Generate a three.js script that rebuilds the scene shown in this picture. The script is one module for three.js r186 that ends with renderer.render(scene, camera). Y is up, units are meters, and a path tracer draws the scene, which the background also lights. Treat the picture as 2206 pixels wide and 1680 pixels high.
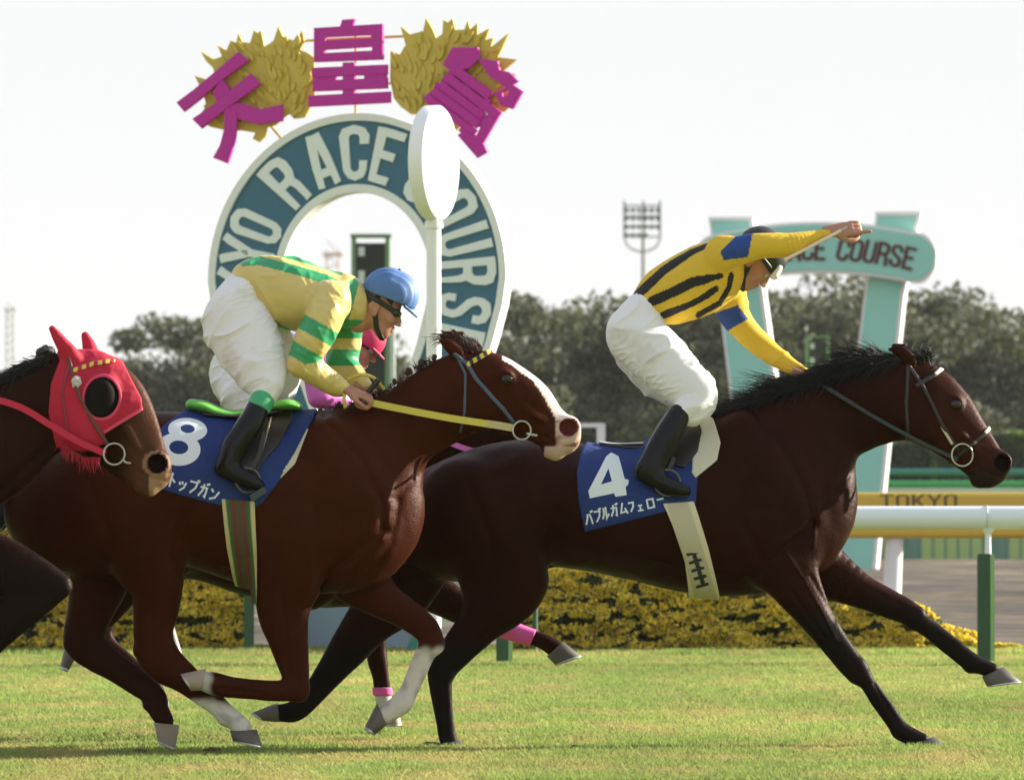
import * as THREE from 'three';
import { mergeGeometries } from 'three/addons/utils/BufferGeometryUtils.js';
import { ImprovedNoise } from 'three/addons/math/ImprovedNoise.js';

// ------------------------------------------------------------------ camera, sky, sun, exposure
const scene = new THREE.Scene();
const FOC = 11635, CX = 1103, CY = 840, PITCH = Math.atan(264 / 11635), CAMY = 1.1, CAMZ = 25;
const camera = new THREE.PerspectiveCamera(2 * Math.atan(840 / FOC) * 180 / Math.PI, 1024 / 779, 0.5, 3000);
camera.position.set(0, CAMY, CAMZ);
camera.rotation.set(PITCH, 0, 0);
camera.focus = 25; camera.userData.fStop = 7;
scene.add(camera);

const SUN = new THREE.Vector3(0.87, 0.33, -0.3).normalize();
{ // hazy white autumn sky, a little bluer overhead, a soft aureole round the sun
  const W = 256, H = 128, data = new Float32Array(W * H * 4), v = new THREE.Vector3();
  for (let j = 0; j < H; j++) for (let i = 0; i < W; i++) {
    const el = ((j + 0.5) / H - 0.5) * Math.PI, az = ((i + 0.5) / W - 0.5) * 2 * Math.PI;
    v.set(Math.cos(el) * Math.cos(az), Math.sin(el), Math.cos(el) * Math.sin(az));
    const c = v.dot(SUN), h = Math.max(0, v.y), aur = 0.13 * Math.pow(Math.max(0, c), 10);
    const m = Math.min(1, Math.pow(h, 1.05) * 1.1), k = (j * W + i) * 4;
    data[k] = 0.366 - 0.16 * m + aur; data[k + 1] = 0.368 - 0.13 * m + aur * 0.96; data[k + 2] = 0.368 - 0.07 * m + aur * 0.88; data[k + 3] = 1;
  }
  const t = new THREE.DataTexture(data, W, H, THREE.RGBAFormat, THREE.FloatType);
  t.mapping = THREE.EquirectangularReflectionMapping; t.minFilter = t.magFilter = THREE.LinearFilter; t.needsUpdate = true;
  scene.background = t; scene.environment = t;
}
const sun = new THREE.DirectionalLight(new THREE.Color(1, 0.91, 0.78), 5);
sun.position.copy(SUN).multiplyScalar(60); sun.castShadow = true;
sun.shadow.mapSize.set(4096, 4096);
Object.assign(sun.shadow.camera, { left: -30, right: 30, top: 20, bottom: -20, near: 1, far: 200 });
scene.add(sun, sun.target);
const renderer = new THREE.WebGLRenderer({ antialias: true });
renderer.toneMapping = THREE.LinearToneMapping; renderer.toneMappingExposure = 2.65;
renderer.shadowMap.enabled = true;
scene.fog = new THREE.FogExp2(new THREE.Color(0.9, 0.91, 0.88), 0.0001); // thin autumn haze

// ------------------------------------------------------------------ helpers
let seed = 7;
const rnd = () => { seed = (seed * 1664525 + 1013904223) >>> 0; return seed / 4294967296; };
const rr = (a, b) => a + (b - a) * rnd();
const V = (x, y, z) => new THREE.Vector3(x, y, z);
const noise = new ImprovedNoise();
const N3 = (x, y, z) => noise.noise(x, y, z);
const SP = Math.sin(PITCH), CP = Math.cos(PITCH);
// a measured place: side-view measure (x, y) taken in the plane z, in metres
function at(dx, dy, z) {
  const X = dx - CX, Y = -(dy - CY), y = Y * CP + FOC * SP, zz = Y * SP - FOC * CP, t = (CAMZ - z) / -zz;
  return V(X * t, CAMY + y * t, z);
}
// side-view measure of a point of the plane z
function toD(x, y, z) {
  const Y = y - CAMY, Z = z - CAMZ, yc = Y * CP + Z * SP, zc = -Y * SP + Z * CP;
  return [CX + x * FOC / -zc, CY - yc * FOC / -zc];
}
const names = {};
const numbered = n => { const k = names[n] = (names[n] ?? -1) + 1; return k ? n + '_' + String(k).padStart(3, '0') : n; };
const shade = o => { o.traverse(m => { if (m.isMesh) { m.castShadow = m.receiveShadow = true; } }); return o; };
function tag(o, label, category, group, kind) {
  if (label) o.userData.label = label; if (category) o.userData.category = category;
  if (group) o.userData.group = group; if (kind) o.userData.kind = kind; return o;
}
function thing(name, label, category, pos = [0, 0, 0], ry = 0, group) {
  const o = new THREE.Group(); o.name = numbered(name); o.position.set(...pos); o.rotation.y = ry; scene.add(o);
  return tag(o, label, category, group);
}
function part(name, geo, mat, parent, label) {
  const m = new THREE.Mesh(geo, mat); m.name = name; m.castShadow = m.receiveShadow = true; parent.add(m);
  if (label) m.userData.label = label; return m;
}
function solo(name, geo, mat, label, category, group) { const m = part(numbered(name), geo, mat, scene); return tag(m, label, category, group); }
function struct(name, geo, mat) { const m = part(numbered(name), geo, mat, scene); m.userData.kind = 'structure'; return m; }
// put the origin of a thing built in world measures at its base
function rebase(g, x, y, z) { g.position.set(x, y, z); for (const c of g.children) c.position.sub(g.position); return g; }
const box = (w, h, d, x = 0, y = 0, z = 0, bev = 0) => { const g = new THREE.BoxGeometry(w, h, d); g.translate(x, y, z); return g; };
const cyl = (r1, r2, h, x = 0, y = 0, z = 0, n = 16) => { const g = new THREE.CylinderGeometry(r1, r2, h, n); g.translate(x, y, z); return g; };
function tubeGeo(pts, r, seg = 40, rad = 8) { return new THREE.TubeGeometry(new THREE.CatmullRomCurve3(pts), seg, r, rad, false); }
const std = (r, g, b, rough = 0.7, extra = {}) => new THREE.MeshStandardMaterial({ color: new THREE.Color().setRGB(r, g, b), roughness: rough, ...extra });
function noiseTex(fn, W = 512, H = 512, srgb = true) { // fn(u,v) -> [r,g,b] 0..1 in sRGB
  const d = new Uint8Array(W * H * 4);
  for (let j = 0; j < H; j++) for (let i = 0; i < W; i++) { const c = fn(i / W, j / H), k = (j * W + i) * 4; for (let q = 0; q < 3; q++) d[k + q] = Math.max(0, Math.min(255, c[q] * 255)); d[k + 3] = 255; }
  const t = new THREE.DataTexture(d, W, H); t.wrapS = t.wrapT = THREE.RepeatWrapping; t.magFilter = THREE.LinearFilter; t.minFilter = THREE.LinearMipmapLinearFilter; t.generateMipmaps = true;
  if (srgb) t.colorSpace = THREE.SRGBColorSpace; t.needsUpdate = true; return t;
}

// ---- solids from chains of elliptic stations, joined smoothly and meshed
// station: [x1,y1,x2,y2,halfwidth_m,z] two edge points, or [cx,cy,r,z] / [cx,cy,r,z,halfwidth_m] round, in side-view measure; z relative to the figure
function stations(list, z0, grow = 0) {
  const S = list.map(s => {
    if (s.length >= 6) { const a = at(s[0], s[1], z0 + s[5]), b = at(s[2], s[3], z0 + s[5]); return [(a.x + b.x) / 2, (a.y + b.y) / 2, z0 + s[5], a.distanceTo(b) / 2 + grow, s[4] + grow]; }
    const c = at(s[0], s[1], z0 + s[3]), r = s[2] * (CAMZ - z0 - s[3]) / FOC; return [c.x, c.y, c.z, r + grow, (s[4] ?? r) + grow];
  });
  return smoothen(S);
}
function smoothen(S, n = 5) {
  if (S.length < 3) return S;
  const out = [];
  for (let i = 0; i < S.length - 1; i++) {
    const p0 = S[Math.max(0, i - 1)], p1 = S[i], p2 = S[i + 1], p3 = S[Math.min(S.length - 1, i + 2)];
    for (let k = 0; k < n; k++) {
      const t = k / n, q = [];
      for (let c = 0; c < 5; c++) q.push(0.5 * (2 * p1[c] + (p2[c] - p0[c]) * t + (2 * p0[c] - 5 * p1[c] + 4 * p2[c] - p3[c]) * t * t + (3 * p1[c] - p0[c] - 3 * p2[c] + p3[c]) * t * t * t));
      out.push(q);
    }
  }
  out.push(S[S.length - 1]); return out;
}
class Field {
  constructor(bounds, cell) { // bounds [x0,y0,z0,x1,y1,z1]
    this.o = bounds.slice(0, 3); this.c = cell;
    this.n = [0, 1, 2].map(i => Math.ceil((bounds[3 + i] - bounds[i]) / cell) + 1);
    this.d = new Float32Array(this.n[0] * this.n[1] * this.n[2]).fill(0.3); this.id = new Uint8Array(this.d.length);
  }
  static around(chains, cell, pad = 0.04) {
    const b = [1e9, 1e9, 1e9, -1e9, -1e9, -1e9];
    for (const ch of chains) if (!ch.cut) for (const s of ch.s) { const r = Math.max(s[3], s[4]) + pad; for (let i = 0; i < 3; i++) { b[i] = Math.min(b[i], s[i] - r); b[3 + i] = Math.max(b[3 + i], s[i] + r); } }
    return new Field(b, cell);
  }
  chain(S, k = 0.02, id = 0, cut = false, pad = 0.06) {
    const { o, c, n, d } = this; let b = [1e9, 1e9, 1e9, -1e9, -1e9, -1e9];
    for (const s of S) { const r = Math.max(s[3], s[4]) + pad; for (let i = 0; i < 3; i++) { b[i] = Math.min(b[i], s[i] - r); b[3 + i] = Math.max(b[3 + i], s[i] + r); } }
    const lo = [0, 1, 2].map(i => Math.max(0, Math.floor((b[i] - o[i]) / c))), hi = [0, 1, 2].map(i => Math.min(n[i] - 1, Math.ceil((b[3 + i] - o[i]) / c)));
    const m = [0, 1, 2].map(i => hi[i] - lo[i] + 1); if (m.some(q => q <= 0)) return this;
    const tmp = new Float32Array(m[0] * m[1] * m[2]).fill(0.3);
    const segs = S.length > 1 ? S.length - 1 : 1;
    for (let q = 0; q < segs; q++) {
      const A = S[q], B = S[q + 1] ?? A, r = Math.max(A[3], A[4], B[3], B[4]) + pad;
      const l = [0, 1, 2].map(i => Math.max(lo[i], Math.floor((Math.min(A[i], B[i]) - r - o[i]) / c))), h = [0, 1, 2].map(i => Math.min(hi[i], Math.ceil((Math.max(A[i], B[i]) + r - o[i]) / c)));
      const ex = B[0] - A[0], ey = B[1] - A[1], ez = B[2] - A[2], L = ex * ex + ey * ey + ez * ez || 1e-9;
      for (let kz = l[2]; kz <= h[2]; kz++) for (let ky = l[1]; ky <= h[1]; ky++) {
        const py = o[1] + ky * c - A[1], pz = o[2] + kz * c - A[2]; let ix = ((kz - lo[2]) * m[1] + ky - lo[1]) * m[0] - lo[0];
        for (let kx = l[0]; kx <= h[0]; kx++) {
          const px = o[0] + kx * c - A[0]; let t = (px * ex + py * ey + pz * ez) / L; t = t < 0 ? 0 : t > 1 ? 1 : t;
          const a = A[3] + (B[3] - A[3]) * t, bb = A[4] + (B[4] - A[4]) * t, qx = px - ex * t, qy = py - ey * t, qz = pz - ez * t;
          const p2 = qx * qx + qy * qy, z2 = qz * qz, k0 = Math.sqrt(p2 / (a * a) + z2 / (bb * bb)), k1 = Math.sqrt(p2 / (a * a * a * a) + z2 / (bb * bb * bb * bb));
          const v = k1 < 1e-6 ? -Math.min(a, bb) : k0 * (k0 - 1) / k1; if (v < tmp[ix + kx]) tmp[ix + kx] = v;
        }
      }
    }
    for (let kz = lo[2]; kz <= hi[2]; kz++) for (let ky = lo[1]; ky <= hi[1]; ky++) for (let kx = lo[0]; kx <= hi[0]; kx++) {
      const g = (kz * n[1] + ky) * n[0] + kx, v = tmp[((kz - lo[2]) * m[1] + ky - lo[1]) * m[0] + kx - lo[0]], e = d[g];
      if (cut) { const w = -v; const hh = Math.max(k - Math.abs(e - w), 0) / k; const r = Math.max(e, w) + hh * hh * k * 0.25; if (w > e) this.id[g] = id; d[g] = r; }
      else { const hh = Math.max(k - Math.abs(e - v), 0) / k; if (v < e) this.id[g] = id; d[g] = Math.min(e, v) - hh * hh * k * 0.25; }
    }
    return this;
  }
  all(chains) { for (const ch of chains) this.chain(ch.s, ch.k ?? 0.025, ch.id ?? 0, ch.cut); return this; }
  map(fn) { // d = fn(d, x, y, z)
    const { o, c, n, d } = this; let g = 0;
    for (let k = 0; k < n[2]; k++) for (let j = 0; j < n[1]; j++) for (let i = 0; i < n[0]; i++, g++) if (d[g] < 0.05 && d[g] > -0.05) d[g] = fn(d[g], o[0] + i * c, o[1] + j * c, o[2] + k * c);
    return this;
  }
  clip(fn) { const { o, c, n, d } = this; let g = 0; for (let k = 0; k < n[2]; k++) for (let j = 0; j < n[1]; j++) for (let i = 0; i < n[0]; i++, g++) d[g] = fn(d[g], o[0] + i * c, o[1] + j * c, o[2] + k * c); return this; }
  mesh(colorFn, uvFn) {
    const { o, c, n, d, id } = this, nx = n[0], ny = n[1], nz = n[2], nxy = nx * ny;
    const vi = new Int32Array(d.length).fill(-1), pos = [], nor = [], ids = [], idx = [];
    const co = [0, 1, nx, nx + 1, nxy, nxy + 1, nxy + nx, nxy + nx + 1];
    const E = [[0, 1], [2, 3], [4, 5], [6, 7], [0, 2], [1, 3], [4, 6], [5, 7], [0, 4], [1, 5], [2, 6], [3, 7]];
    for (let k = 0; k < nz - 1; k++) for (let j = 0; j < ny - 1; j++) for (let i = 0; i < nx - 1; i++) {
      const g = k * nxy + j * nx + i; let mask = 0; for (let q = 0; q < 8; q++) if (d[g + co[q]] < 0) mask |= 1 << q;
      if (mask === 0 || mask === 255) continue;
      let x = 0, y = 0, z = 0, m = 0;
      for (const [a, b] of E) { const ia = mask >> a & 1, ib = mask >> b & 1; if (ia === ib) continue; const da = d[g + co[a]], db = d[g + co[b]], t = da / (da - db);
        x += (a & 1) + t * ((b & 1) - (a & 1)); y += (a >> 1 & 1) + t * ((b >> 1 & 1) - (a >> 1 & 1)); z += (a >> 2 & 1) + t * ((b >> 2 & 1) - (a >> 2 & 1)); m++; }
      x /= m; y /= m; z /= m; vi[g] = pos.length / 3; pos.push(o[0] + (i + x) * c, o[1] + (j + y) * c, o[2] + (k + z) * c); ids.push(id[g]);
      const D = q => d[g + co[q]];
      const gx = ((D(1) - D(0)) * (1 - y) + (D(3) - D(2)) * y) * (1 - z) + ((D(5) - D(4)) * (1 - y) + (D(7) - D(6)) * y) * z;
      const gy = ((D(2) - D(0)) * (1 - x) + (D(3) - D(1)) * x) * (1 - z) + ((D(6) - D(4)) * (1 - x) + (D(7) - D(5)) * x) * z;
      const gz = ((D(4) - D(0)) * (1 - x) + (D(5) - D(1)) * x) * (1 - y) + ((D(6) - D(2)) * (1 - x) + (D(7) - D(3)) * x) * y;
      const L = Math.hypot(gx, gy, gz) || 1; nor.push(gx / L, gy / L, gz / L);
    }
    for (let k = 1; k < nz - 1; k++) for (let j = 1; j < ny - 1; j++) for (let i = 1; i < nx - 1; i++) {
      const g = k * nxy + j * nx + i, s = d[g] < 0;
      const q = (a, b, c2, e, f) => { if (a < 0 || b < 0 || c2 < 0 || e < 0) return; f ? idx.push(a, b, c2, a, c2, e) : idx.push(a, c2, b, a, e, c2); };
      if (s !== d[g + 1] < 0) q(vi[g - nx - nxy], vi[g - nxy], vi[g], vi[g - nx], s);
      if (s !== d[g + nx] < 0) q(vi[g - 1 - nxy], vi[g - 1], vi[g], vi[g - nxy], s);
      if (s !== d[g + nxy] < 0) q(vi[g - 1 - nx], vi[g - nx], vi[g], vi[g - 1], s);
    }
    const geo = new THREE.BufferGeometry(); geo.setAttribute('position', new THREE.Float32BufferAttribute(pos, 3)); geo.setAttribute('normal', new THREE.Float32BufferAttribute(nor, 3));
    const nv = pos.length / 3;
    if (colorFn) { const col = new Float32Array(nv * 3); for (let v = 0; v < nv; v++) { const q = colorFn(pos[v * 3], pos[v * 3 + 1], pos[v * 3 + 2], ids[v], nor[v * 3], nor[v * 3 + 1], nor[v * 3 + 2]); col[v * 3] = q[0]; col[v * 3 + 1] = q[1]; col[v * 3 + 2] = q[2]; } geo.setAttribute('color', new THREE.BufferAttribute(col, 3)); }
    const uv = new Float32Array(nv * 2); for (let v = 0; v < nv; v++) { const q = uvFn ? uvFn(pos[v * 3], pos[v * 3 + 1], pos[v * 3 + 2]) : [pos[v * 3], pos[v * 3 + 1]]; uv[v * 2] = q[0]; uv[v * 2 + 1] = q[1]; } geo.setAttribute('uv', new THREE.BufferAttribute(uv, 2));
    geo.setIndex(idx); return geo;
  }
}
const polySDF = (P, x, y) => { // signed distance to a polygon, negative inside
  let d = 1e9, s = 1;
  for (let i = 0, j = P.length - 1; i < P.length; j = i++) {
    const ex = P[j][0] - P[i][0], ey = P[j][1] - P[i][1], wx = x - P[i][0], wy = y - P[i][1], t = Math.max(0, Math.min(1, (wx * ex + wy * ey) / (ex * ex + ey * ey))), bx = wx - ex * t, by = wy - ey * t;
    d = Math.min(d, bx * bx + by * by); const c1 = y >= P[i][1], c2 = y < P[j][1], c3 = ex * wy > ey * wx; if ((c1 && c2 && c3) || (!c1 && !c2 && !c3)) s = -s;
  } return s * Math.sqrt(d);
};
const lineDist = (P, x, y) => { let d = 1e9; for (let i = 0; i < P.length - 1; i++) { const ex = P[i + 1][0] - P[i][0], ey = P[i + 1][1] - P[i][1], wx = x - P[i][0], wy = y - P[i][1], t = Math.max(0, Math.min(1, (wx * ex + wy * ey) / (ex * ex + ey * ey))); d = Math.min(d, Math.hypot(wx - ex * t, wy - ey * t)); } return d; };
// a strip of constant width swept along a path, as a flat bar of some depth; mp(u, v, w) maps letter space to the world
function ribbon(path, width, depth, mp, closed = false, step = 0.06) {
  let P = []; const M = path.length, cnt = closed ? M : M - 1;
  for (let i = 0; i < cnt; i++) { const a = path[i], b = path[(i + 1) % M], n = Math.max(1, Math.ceil(Math.hypot(b[0] - a[0], b[1] - a[1]) / step)); for (let k = 0; k < n; k++) P.push([a[0] + (b[0] - a[0]) * k / n, a[1] + (b[1] - a[1]) * k / n]); }
  if (!closed) P.push(path[M - 1]);
  const n = P.length, L = [], R = [];
  for (let i = 0; i < n; i++) {
    const a = closed ? P[(i - 1 + n) % n] : P[Math.max(0, i - 1)], b = P[i], c = closed ? P[(i + 1) % n] : P[Math.min(n - 1, i + 1)];
    let d1 = [b[0] - a[0], b[1] - a[1]], d2 = [c[0] - b[0], c[1] - b[1]]; const l1 = Math.hypot(...d1) || 0, l2 = Math.hypot(...d2) || 0;
    if (!l1) d1 = d2; if (!l2) d2 = d1; const m1 = Math.hypot(...d1), m2 = Math.hypot(...d2); let tx = d1[0] / m1 + d2[0] / m2, ty = d1[1] / m1 + d2[1] / m2; const tl = Math.hypot(tx, ty) || 1; tx /= tl; ty /= tl;
    const cs = Math.max(0.5, (tx * d1[0] + ty * d1[1]) / m1), w = width / 2 / cs; L.push([b[0] - ty * w, b[1] + tx * w]); R.push([b[0] + ty * w, b[1] - tx * w]);
  }
  const pos = [], q = (a, b, c, d) => { for (const p of [a, b, c, a, c, d]) pos.push(p.x, p.y, p.z); }, lim = closed ? n : n - 1;
  const f = (p, w) => mp(p[0], p[1], w);
  for (let i = 0; i < lim; i++) { const j = (i + 1) % n;
    q(f(R[i], depth), f(R[j], depth), f(L[j], depth), f(L[i], depth)); q(f(L[i], 0), f(L[j], 0), f(R[j], 0), f(R[i], 0));
    q(f(L[i], depth), f(L[j], depth), f(L[j], 0), f(L[i], 0)); q(f(R[i], 0), f(R[j], 0), f(R[j], depth), f(R[i], depth)); }
  if (!closed) { q(f(R[0], depth), f(L[0], depth), f(L[0], 0), f(R[0], 0)); const e = n - 1; q(f(L[e], depth), f(R[e], depth), f(R[e], 0), f(L[e], 0)); }
  const g = new THREE.BufferGeometry(); g.setAttribute('position', new THREE.Float32BufferAttribute(pos, 3)); g.setAttribute('uv', new THREE.Float32BufferAttribute(new Float32Array(pos.length / 3 * 2), 2)); g.computeVertexNormals(); return g;
}
// condensed block capitals as strokes in a cell 0.5 wide and 1 high
const roundO = [[.08, .2], [.08, .8], [.13, .89], [.25, .93], [.37, .89], [.42, .8], [.42, .2], [.37, .11], [.25, .07], [.13, .11]];
const GLYPH = {
  R: [[[.08, 0], [.08, 1]], [[.08, .93], [.28, .93], [.38, .89], [.42, .8], [.42, .62], [.38, .53], [.28, .49], [.08, .49]], [[.28, .5], [.36, .44], [.4, .33], [.43, 0]]],
  A: [[[.05, 0], [.22, .99]], [[.45, 0], [.28, .99]], [[.13, .25], [.37, .25]]],
  C: [[[.42, .66], [.42, .8], [.37, .89], [.25, .93], [.13, .89], [.08, .8], [.08, .2], [.13, .11], [.25, .07], [.37, .11], [.42, .2], [.42, .36]]],
  E: [[[.08, 0], [.08, 1]], [[.08, .93], [.45, .93]], [[.08, .52], [.4, .52]], [[.08, .07], [.45, .07]]],
  O: [roundO], U: [[[.08, 1], [.08, .2], [.13, .11], [.25, .07], [.37, .11], [.42, .2], [.42, 1]]],
  S: [[[.42, .7], [.42, .8], [.37, .89], [.25, .93], [.13, .89], [.08, .8], [.08, .68], [.14, .58], [.36, .43], [.42, .33], [.42, .2], [.37, .11], [.25, .07], [.13, .11], [.08, .2], [.08, .32]]],
  T: [[[.25, 0], [.25, 1]], [[.02, .93], [.48, .93]]], K: [[[.08, 0], [.08, 1]], [[.1, .45], [.42, 1]], [[.2, .55], [.44, 0]]],
  Y: [[[.04, 1], [.25, .45], [.46, 1]], [[.25, .5], [.25, 0]]]
};
function glyphGeo(ch, width, depth, mp) { const strokes = GLYPH[ch]; return mergeGeometries(strokes.map((s, i) => ribbon(s, width, depth, (u, v, w) => mp(u, v, w ? w + i * 0.0015 : w), ch === 'O'))); }
// ------------------------------------------------------------------ ground
{
  const turfTex = noiseTex((u, v) => {
    const a = N3(u * 9, v * 9, 1.3) * 0.5 + N3(u * 31, v * 31, 4.1) * 0.3 + N3(u * 90, v * 90, 2.2) * 0.3, b = N3(u * 5, v * 5, 9) ;
    return [0.50 + 0.1 * a + 0.05 * b, 0.55 + 0.08 * a, 0.24 + 0.05 * a];
  });
  turfTex.repeat.set(1 / 6, 1 / 6);
  const g = new THREE.PlaneGeometry(2400, 2400, 1, 1); const uv = g.attributes.uv; for (let i = 0; i < uv.count; i++) uv.setXY(i, uv.getX(i) * 2400, uv.getY(i) * 2400);
  g.rotateX(-Math.PI / 2); g.translate(0, 0, -900);
  struct('turf', g, new THREE.MeshStandardMaterial({ map: turfTex, roughness: 0.95 }));
  // raked dirt course beyond the hedge
  const dirtTex = noiseTex((u, v) => {
    const ridge = Math.sin(v * 40 * Math.PI * 2 + 2.2 * N3(u * 3, v * 12, 5)) * 0.5, a = N3(u * 12, v * 70, 3) * 0.6 + N3(u * 50, v * 120, 8) * 0.4, b = N3(u * 4, v * 9, 1.5), t = 0.33 + 0.05 * ridge + 0.22 * a + 0.2 * b + 0.1 * N3(u * 2, v * 26, 6);
    return [t * 0.9, t * 0.79, t * 0.63];
  }, 512, 1024);
  const dg = new THREE.PlaneGeometry(300, 77, 150, 380), dp = dg.attributes.position, du = dg.attributes.uv;
  for (let i = 0; i < dp.count; i++) { const x = dp.getX(i), y = dp.getY(i); du.setXY(i, x / 12, y / 14); const ed = Math.min(1, Math.max(0, (y + 38.5) / 3)); dp.setZ(i, 0.012 + ed * (0.03 + 0.13 * Math.max(0, N3(x * 0.4, y * 0.8, 2)) + 0.07 * N3(x * 1.1, y * 2.1, 6))); }
  dg.rotateX(-Math.PI / 2); dg.translate(0, 0.0, -19.5 - 38.5); dg.computeVertexNormals();
  struct('dirt_track', dg, new THREE.MeshStandardMaterial({ map: dirtTex, roughness: 1 }));
  // grass bank behind the dirt course
  const bp = [[-97.5, 0], [-100, .15], [-110, .5], [-122, 1.55], [-128, 1.75], [-160, 1.9], [-520, 2.4]], bg = new THREE.PlaneGeometry(900, 1, 60, bp.length - 1), bq = bg.attributes.position;
  for (let j = 0; j < bp.length; j++) for (let i = 0; i <= 60; i++) { const q = j * 61 + i; bq.setXYZ(q, bq.getX(q), bp[j][1] + (j > 1 ? 0.06 * N3(i * .7, j * 1.3, 4) : 0), bp[j][0]); }
  for (let q = 0; q < bg.attributes.uv.count; q++) bg.attributes.uv.setXY(q, bq.getX(q), bq.getZ(q));
  bg.computeVertexNormals(); struct('grass_bank', bg, new THREE.MeshStandardMaterial({ map: turfTex, roughness: 1, side: THREE.DoubleSide, color: new THREE.Color(0.72, 0.8, 0.7) }));
}
{ // grass blades over the stretch of turf in view
  const tuft = []; const N = 10;
  for (let i = 0; i < N; i++) {
    const a = rr(0, 6.28), h = rr(0.02, 0.045), w = rr(0.003, 0.0055), lx = Math.cos(a), lz = Math.sin(a), b = rr(0.3, 1.1) * h, x = rr(-.035, .035), z = rr(-.035, .035), g = new THREE.BufferGeometry();
    const p = [x - lz * w, 0, z + lx * w, x + lz * w, 0, z - lx * w, x + lx * b * .35 - lz * w * .7, h * .6, z + lz * b * .35 + lx * w * .7, x + lx * b * .35 + lz * w * .7, h * .6, z + lz * b * .35 - lx * w * .7, x + lx * b, h, z + lz * b];
    g.setAttribute('position', new THREE.Float32BufferAttribute(p, 3)); g.setIndex([0, 1, 2, 2, 1, 3, 2, 3, 4]); g.computeVertexNormals(); tuft.push(g);
  }
  const geo = mergeGeometries(tuft), CNT = 150000, im = new THREE.InstancedMesh(geo, new THREE.MeshPhysicalMaterial({ roughness: 1, side: THREE.DoubleSide, transmission: 0.5, thickness: 0, specularIntensity: .3 }), CNT);
  const m = new THREE.Matrix4(), q = new THREE.Quaternion(), s = V(1, 1, 1), up = V(0, 1, 0), col = new THREE.Color();
  for (let i = 0; i < CNT; i++) {
    const t = rnd(), z = 3.4 - 21 * Math.pow(t, 1.25), half = (CAMZ - z) * 0.108 + 0.2, x = rr(-half, half);
    const big = N3(x * .55, z * .28, 3), fine = N3(x * 2.3, z * 1.1, 7), k = rr(.75, 1.2) * (1 + .22 * big), dry = Math.max(0, Math.min(1, .3 + 1.2 * fine + .35 * big + rr(-.25, .25) + Math.max(0, z - .4) * .1));
    const sc = (z < -15.8 ? 1.5 : 1) * rr(.7, 1.25) * (1 - .25 * dry);
    q.setFromAxisAngle(up, rr(0, 6.28)); s.set(1.15, sc, 1.15); m.compose(V(x, 0.0, z), q, s); im.setMatrixAt(i, m);
    col.setRGB(.30 * k + .19 * dry, .395 * k + .03 * dry, .10 * k + .06 * dry); im.setColorAt(i, col);
  }
  im.name = 'grass'; tag(im, 'short sunlit turf grass under the galloping horses', 'grass', null, 'stuff'); im.castShadow = im.receiveShadow = true; scene.add(im);
  // divots kicked loose from the turf
  const dm = std(.10, .075, .035, 1);
  [[455, 1606, .9, .03], [930, 1604, .1, .022], [300, 1572, .9, .022], [1240, 1588, .4, .018]].forEach(([x, y, z, r], i) => {
    const g = new THREE.IcosahedronGeometry(r, 2), p = g.attributes.position; for (let k = 0; k < p.count; k++) { const f = 1 + .5 * N3(p.getX(k) * 60 + i * 7, p.getY(k) * 60, p.getZ(k) * 60); p.setXYZ(k, p.getX(k) * f * 1.5, p.getY(k) * f * .8, p.getZ(k) * f); }
    g.computeVertexNormals(); const c = at(x, y, z); g.translate(c.x, Math.max(.02, .03), c.z);
    solo('turf_clod', g, dm, ['small dark clod of turf behind the red hooded horse', 'small dark clod of turf beside the grounded hind hoof', 'small dark clod of turf at the lower left', 'small dark clod of turf below the number 4 horse'][i], 'clod', 'loose turf clods');
  });
}
// ------------------------------------------------------------------ rails and fences
const mGreenPost = std(.022, .075, .03, .55), mLime = std(.24, .4, .16, .6), mWhite = std(.8, .8, .79, .35), mRailWhite = std(.72, .77, .8, .3), mYellow = std(.66, .43, .05, .4), mTeal = std(.20, .55, .45, .5), mTealDark = std(.03, .2, .16, .5);
{ // white turf rail on green posts
  const z = -13.8, rail = thing('white_rail', 'thick white tube rail on green posts beside the turf', 'rail', [0, 0, z]);
  const y = at(0, 1115, z).y, r = 0.083, g = new THREE.CylinderGeometry(r, r, 44, 28); g.rotateZ(Math.PI / 2); g.translate(0, y, 0); part('tube', g, mRailWhite, rail);
  for (const dx of [-1190, -155, 1082, 2121, 3360]) {
    const c = at(dx, 1400, z), sub = new THREE.Group(); sub.name = 'post'; sub.position.set(c.x, 0, 0); rail.add(sub);
    const h = at(0, 1193, z).y; part('stake', mergeGeometries([box(.088, h, .09, 0, h / 2, -0.02)]), mGreenPost, sub); part('stake_edge', box(.03, h - .006, .092, .0595, h / 2, -0.02), mLime, sub);
    part('bracket', mergeGeometries([cyl(.02, .024, y - r - h + .03, .03, (y - r + h) / 2 + .005, 0), cyl(.05, .035, .035, .03, y - r - .005, 0)]), mRailWhite, sub);
    const cl = new THREE.TorusGeometry(r + .003, .005, 8, 28); cl.rotateY(Math.PI / 2); cl.translate(.02, y, 0); part('joint_ring', cl, std(.5, .62, .6, .4), sub);
  }
}
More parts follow.
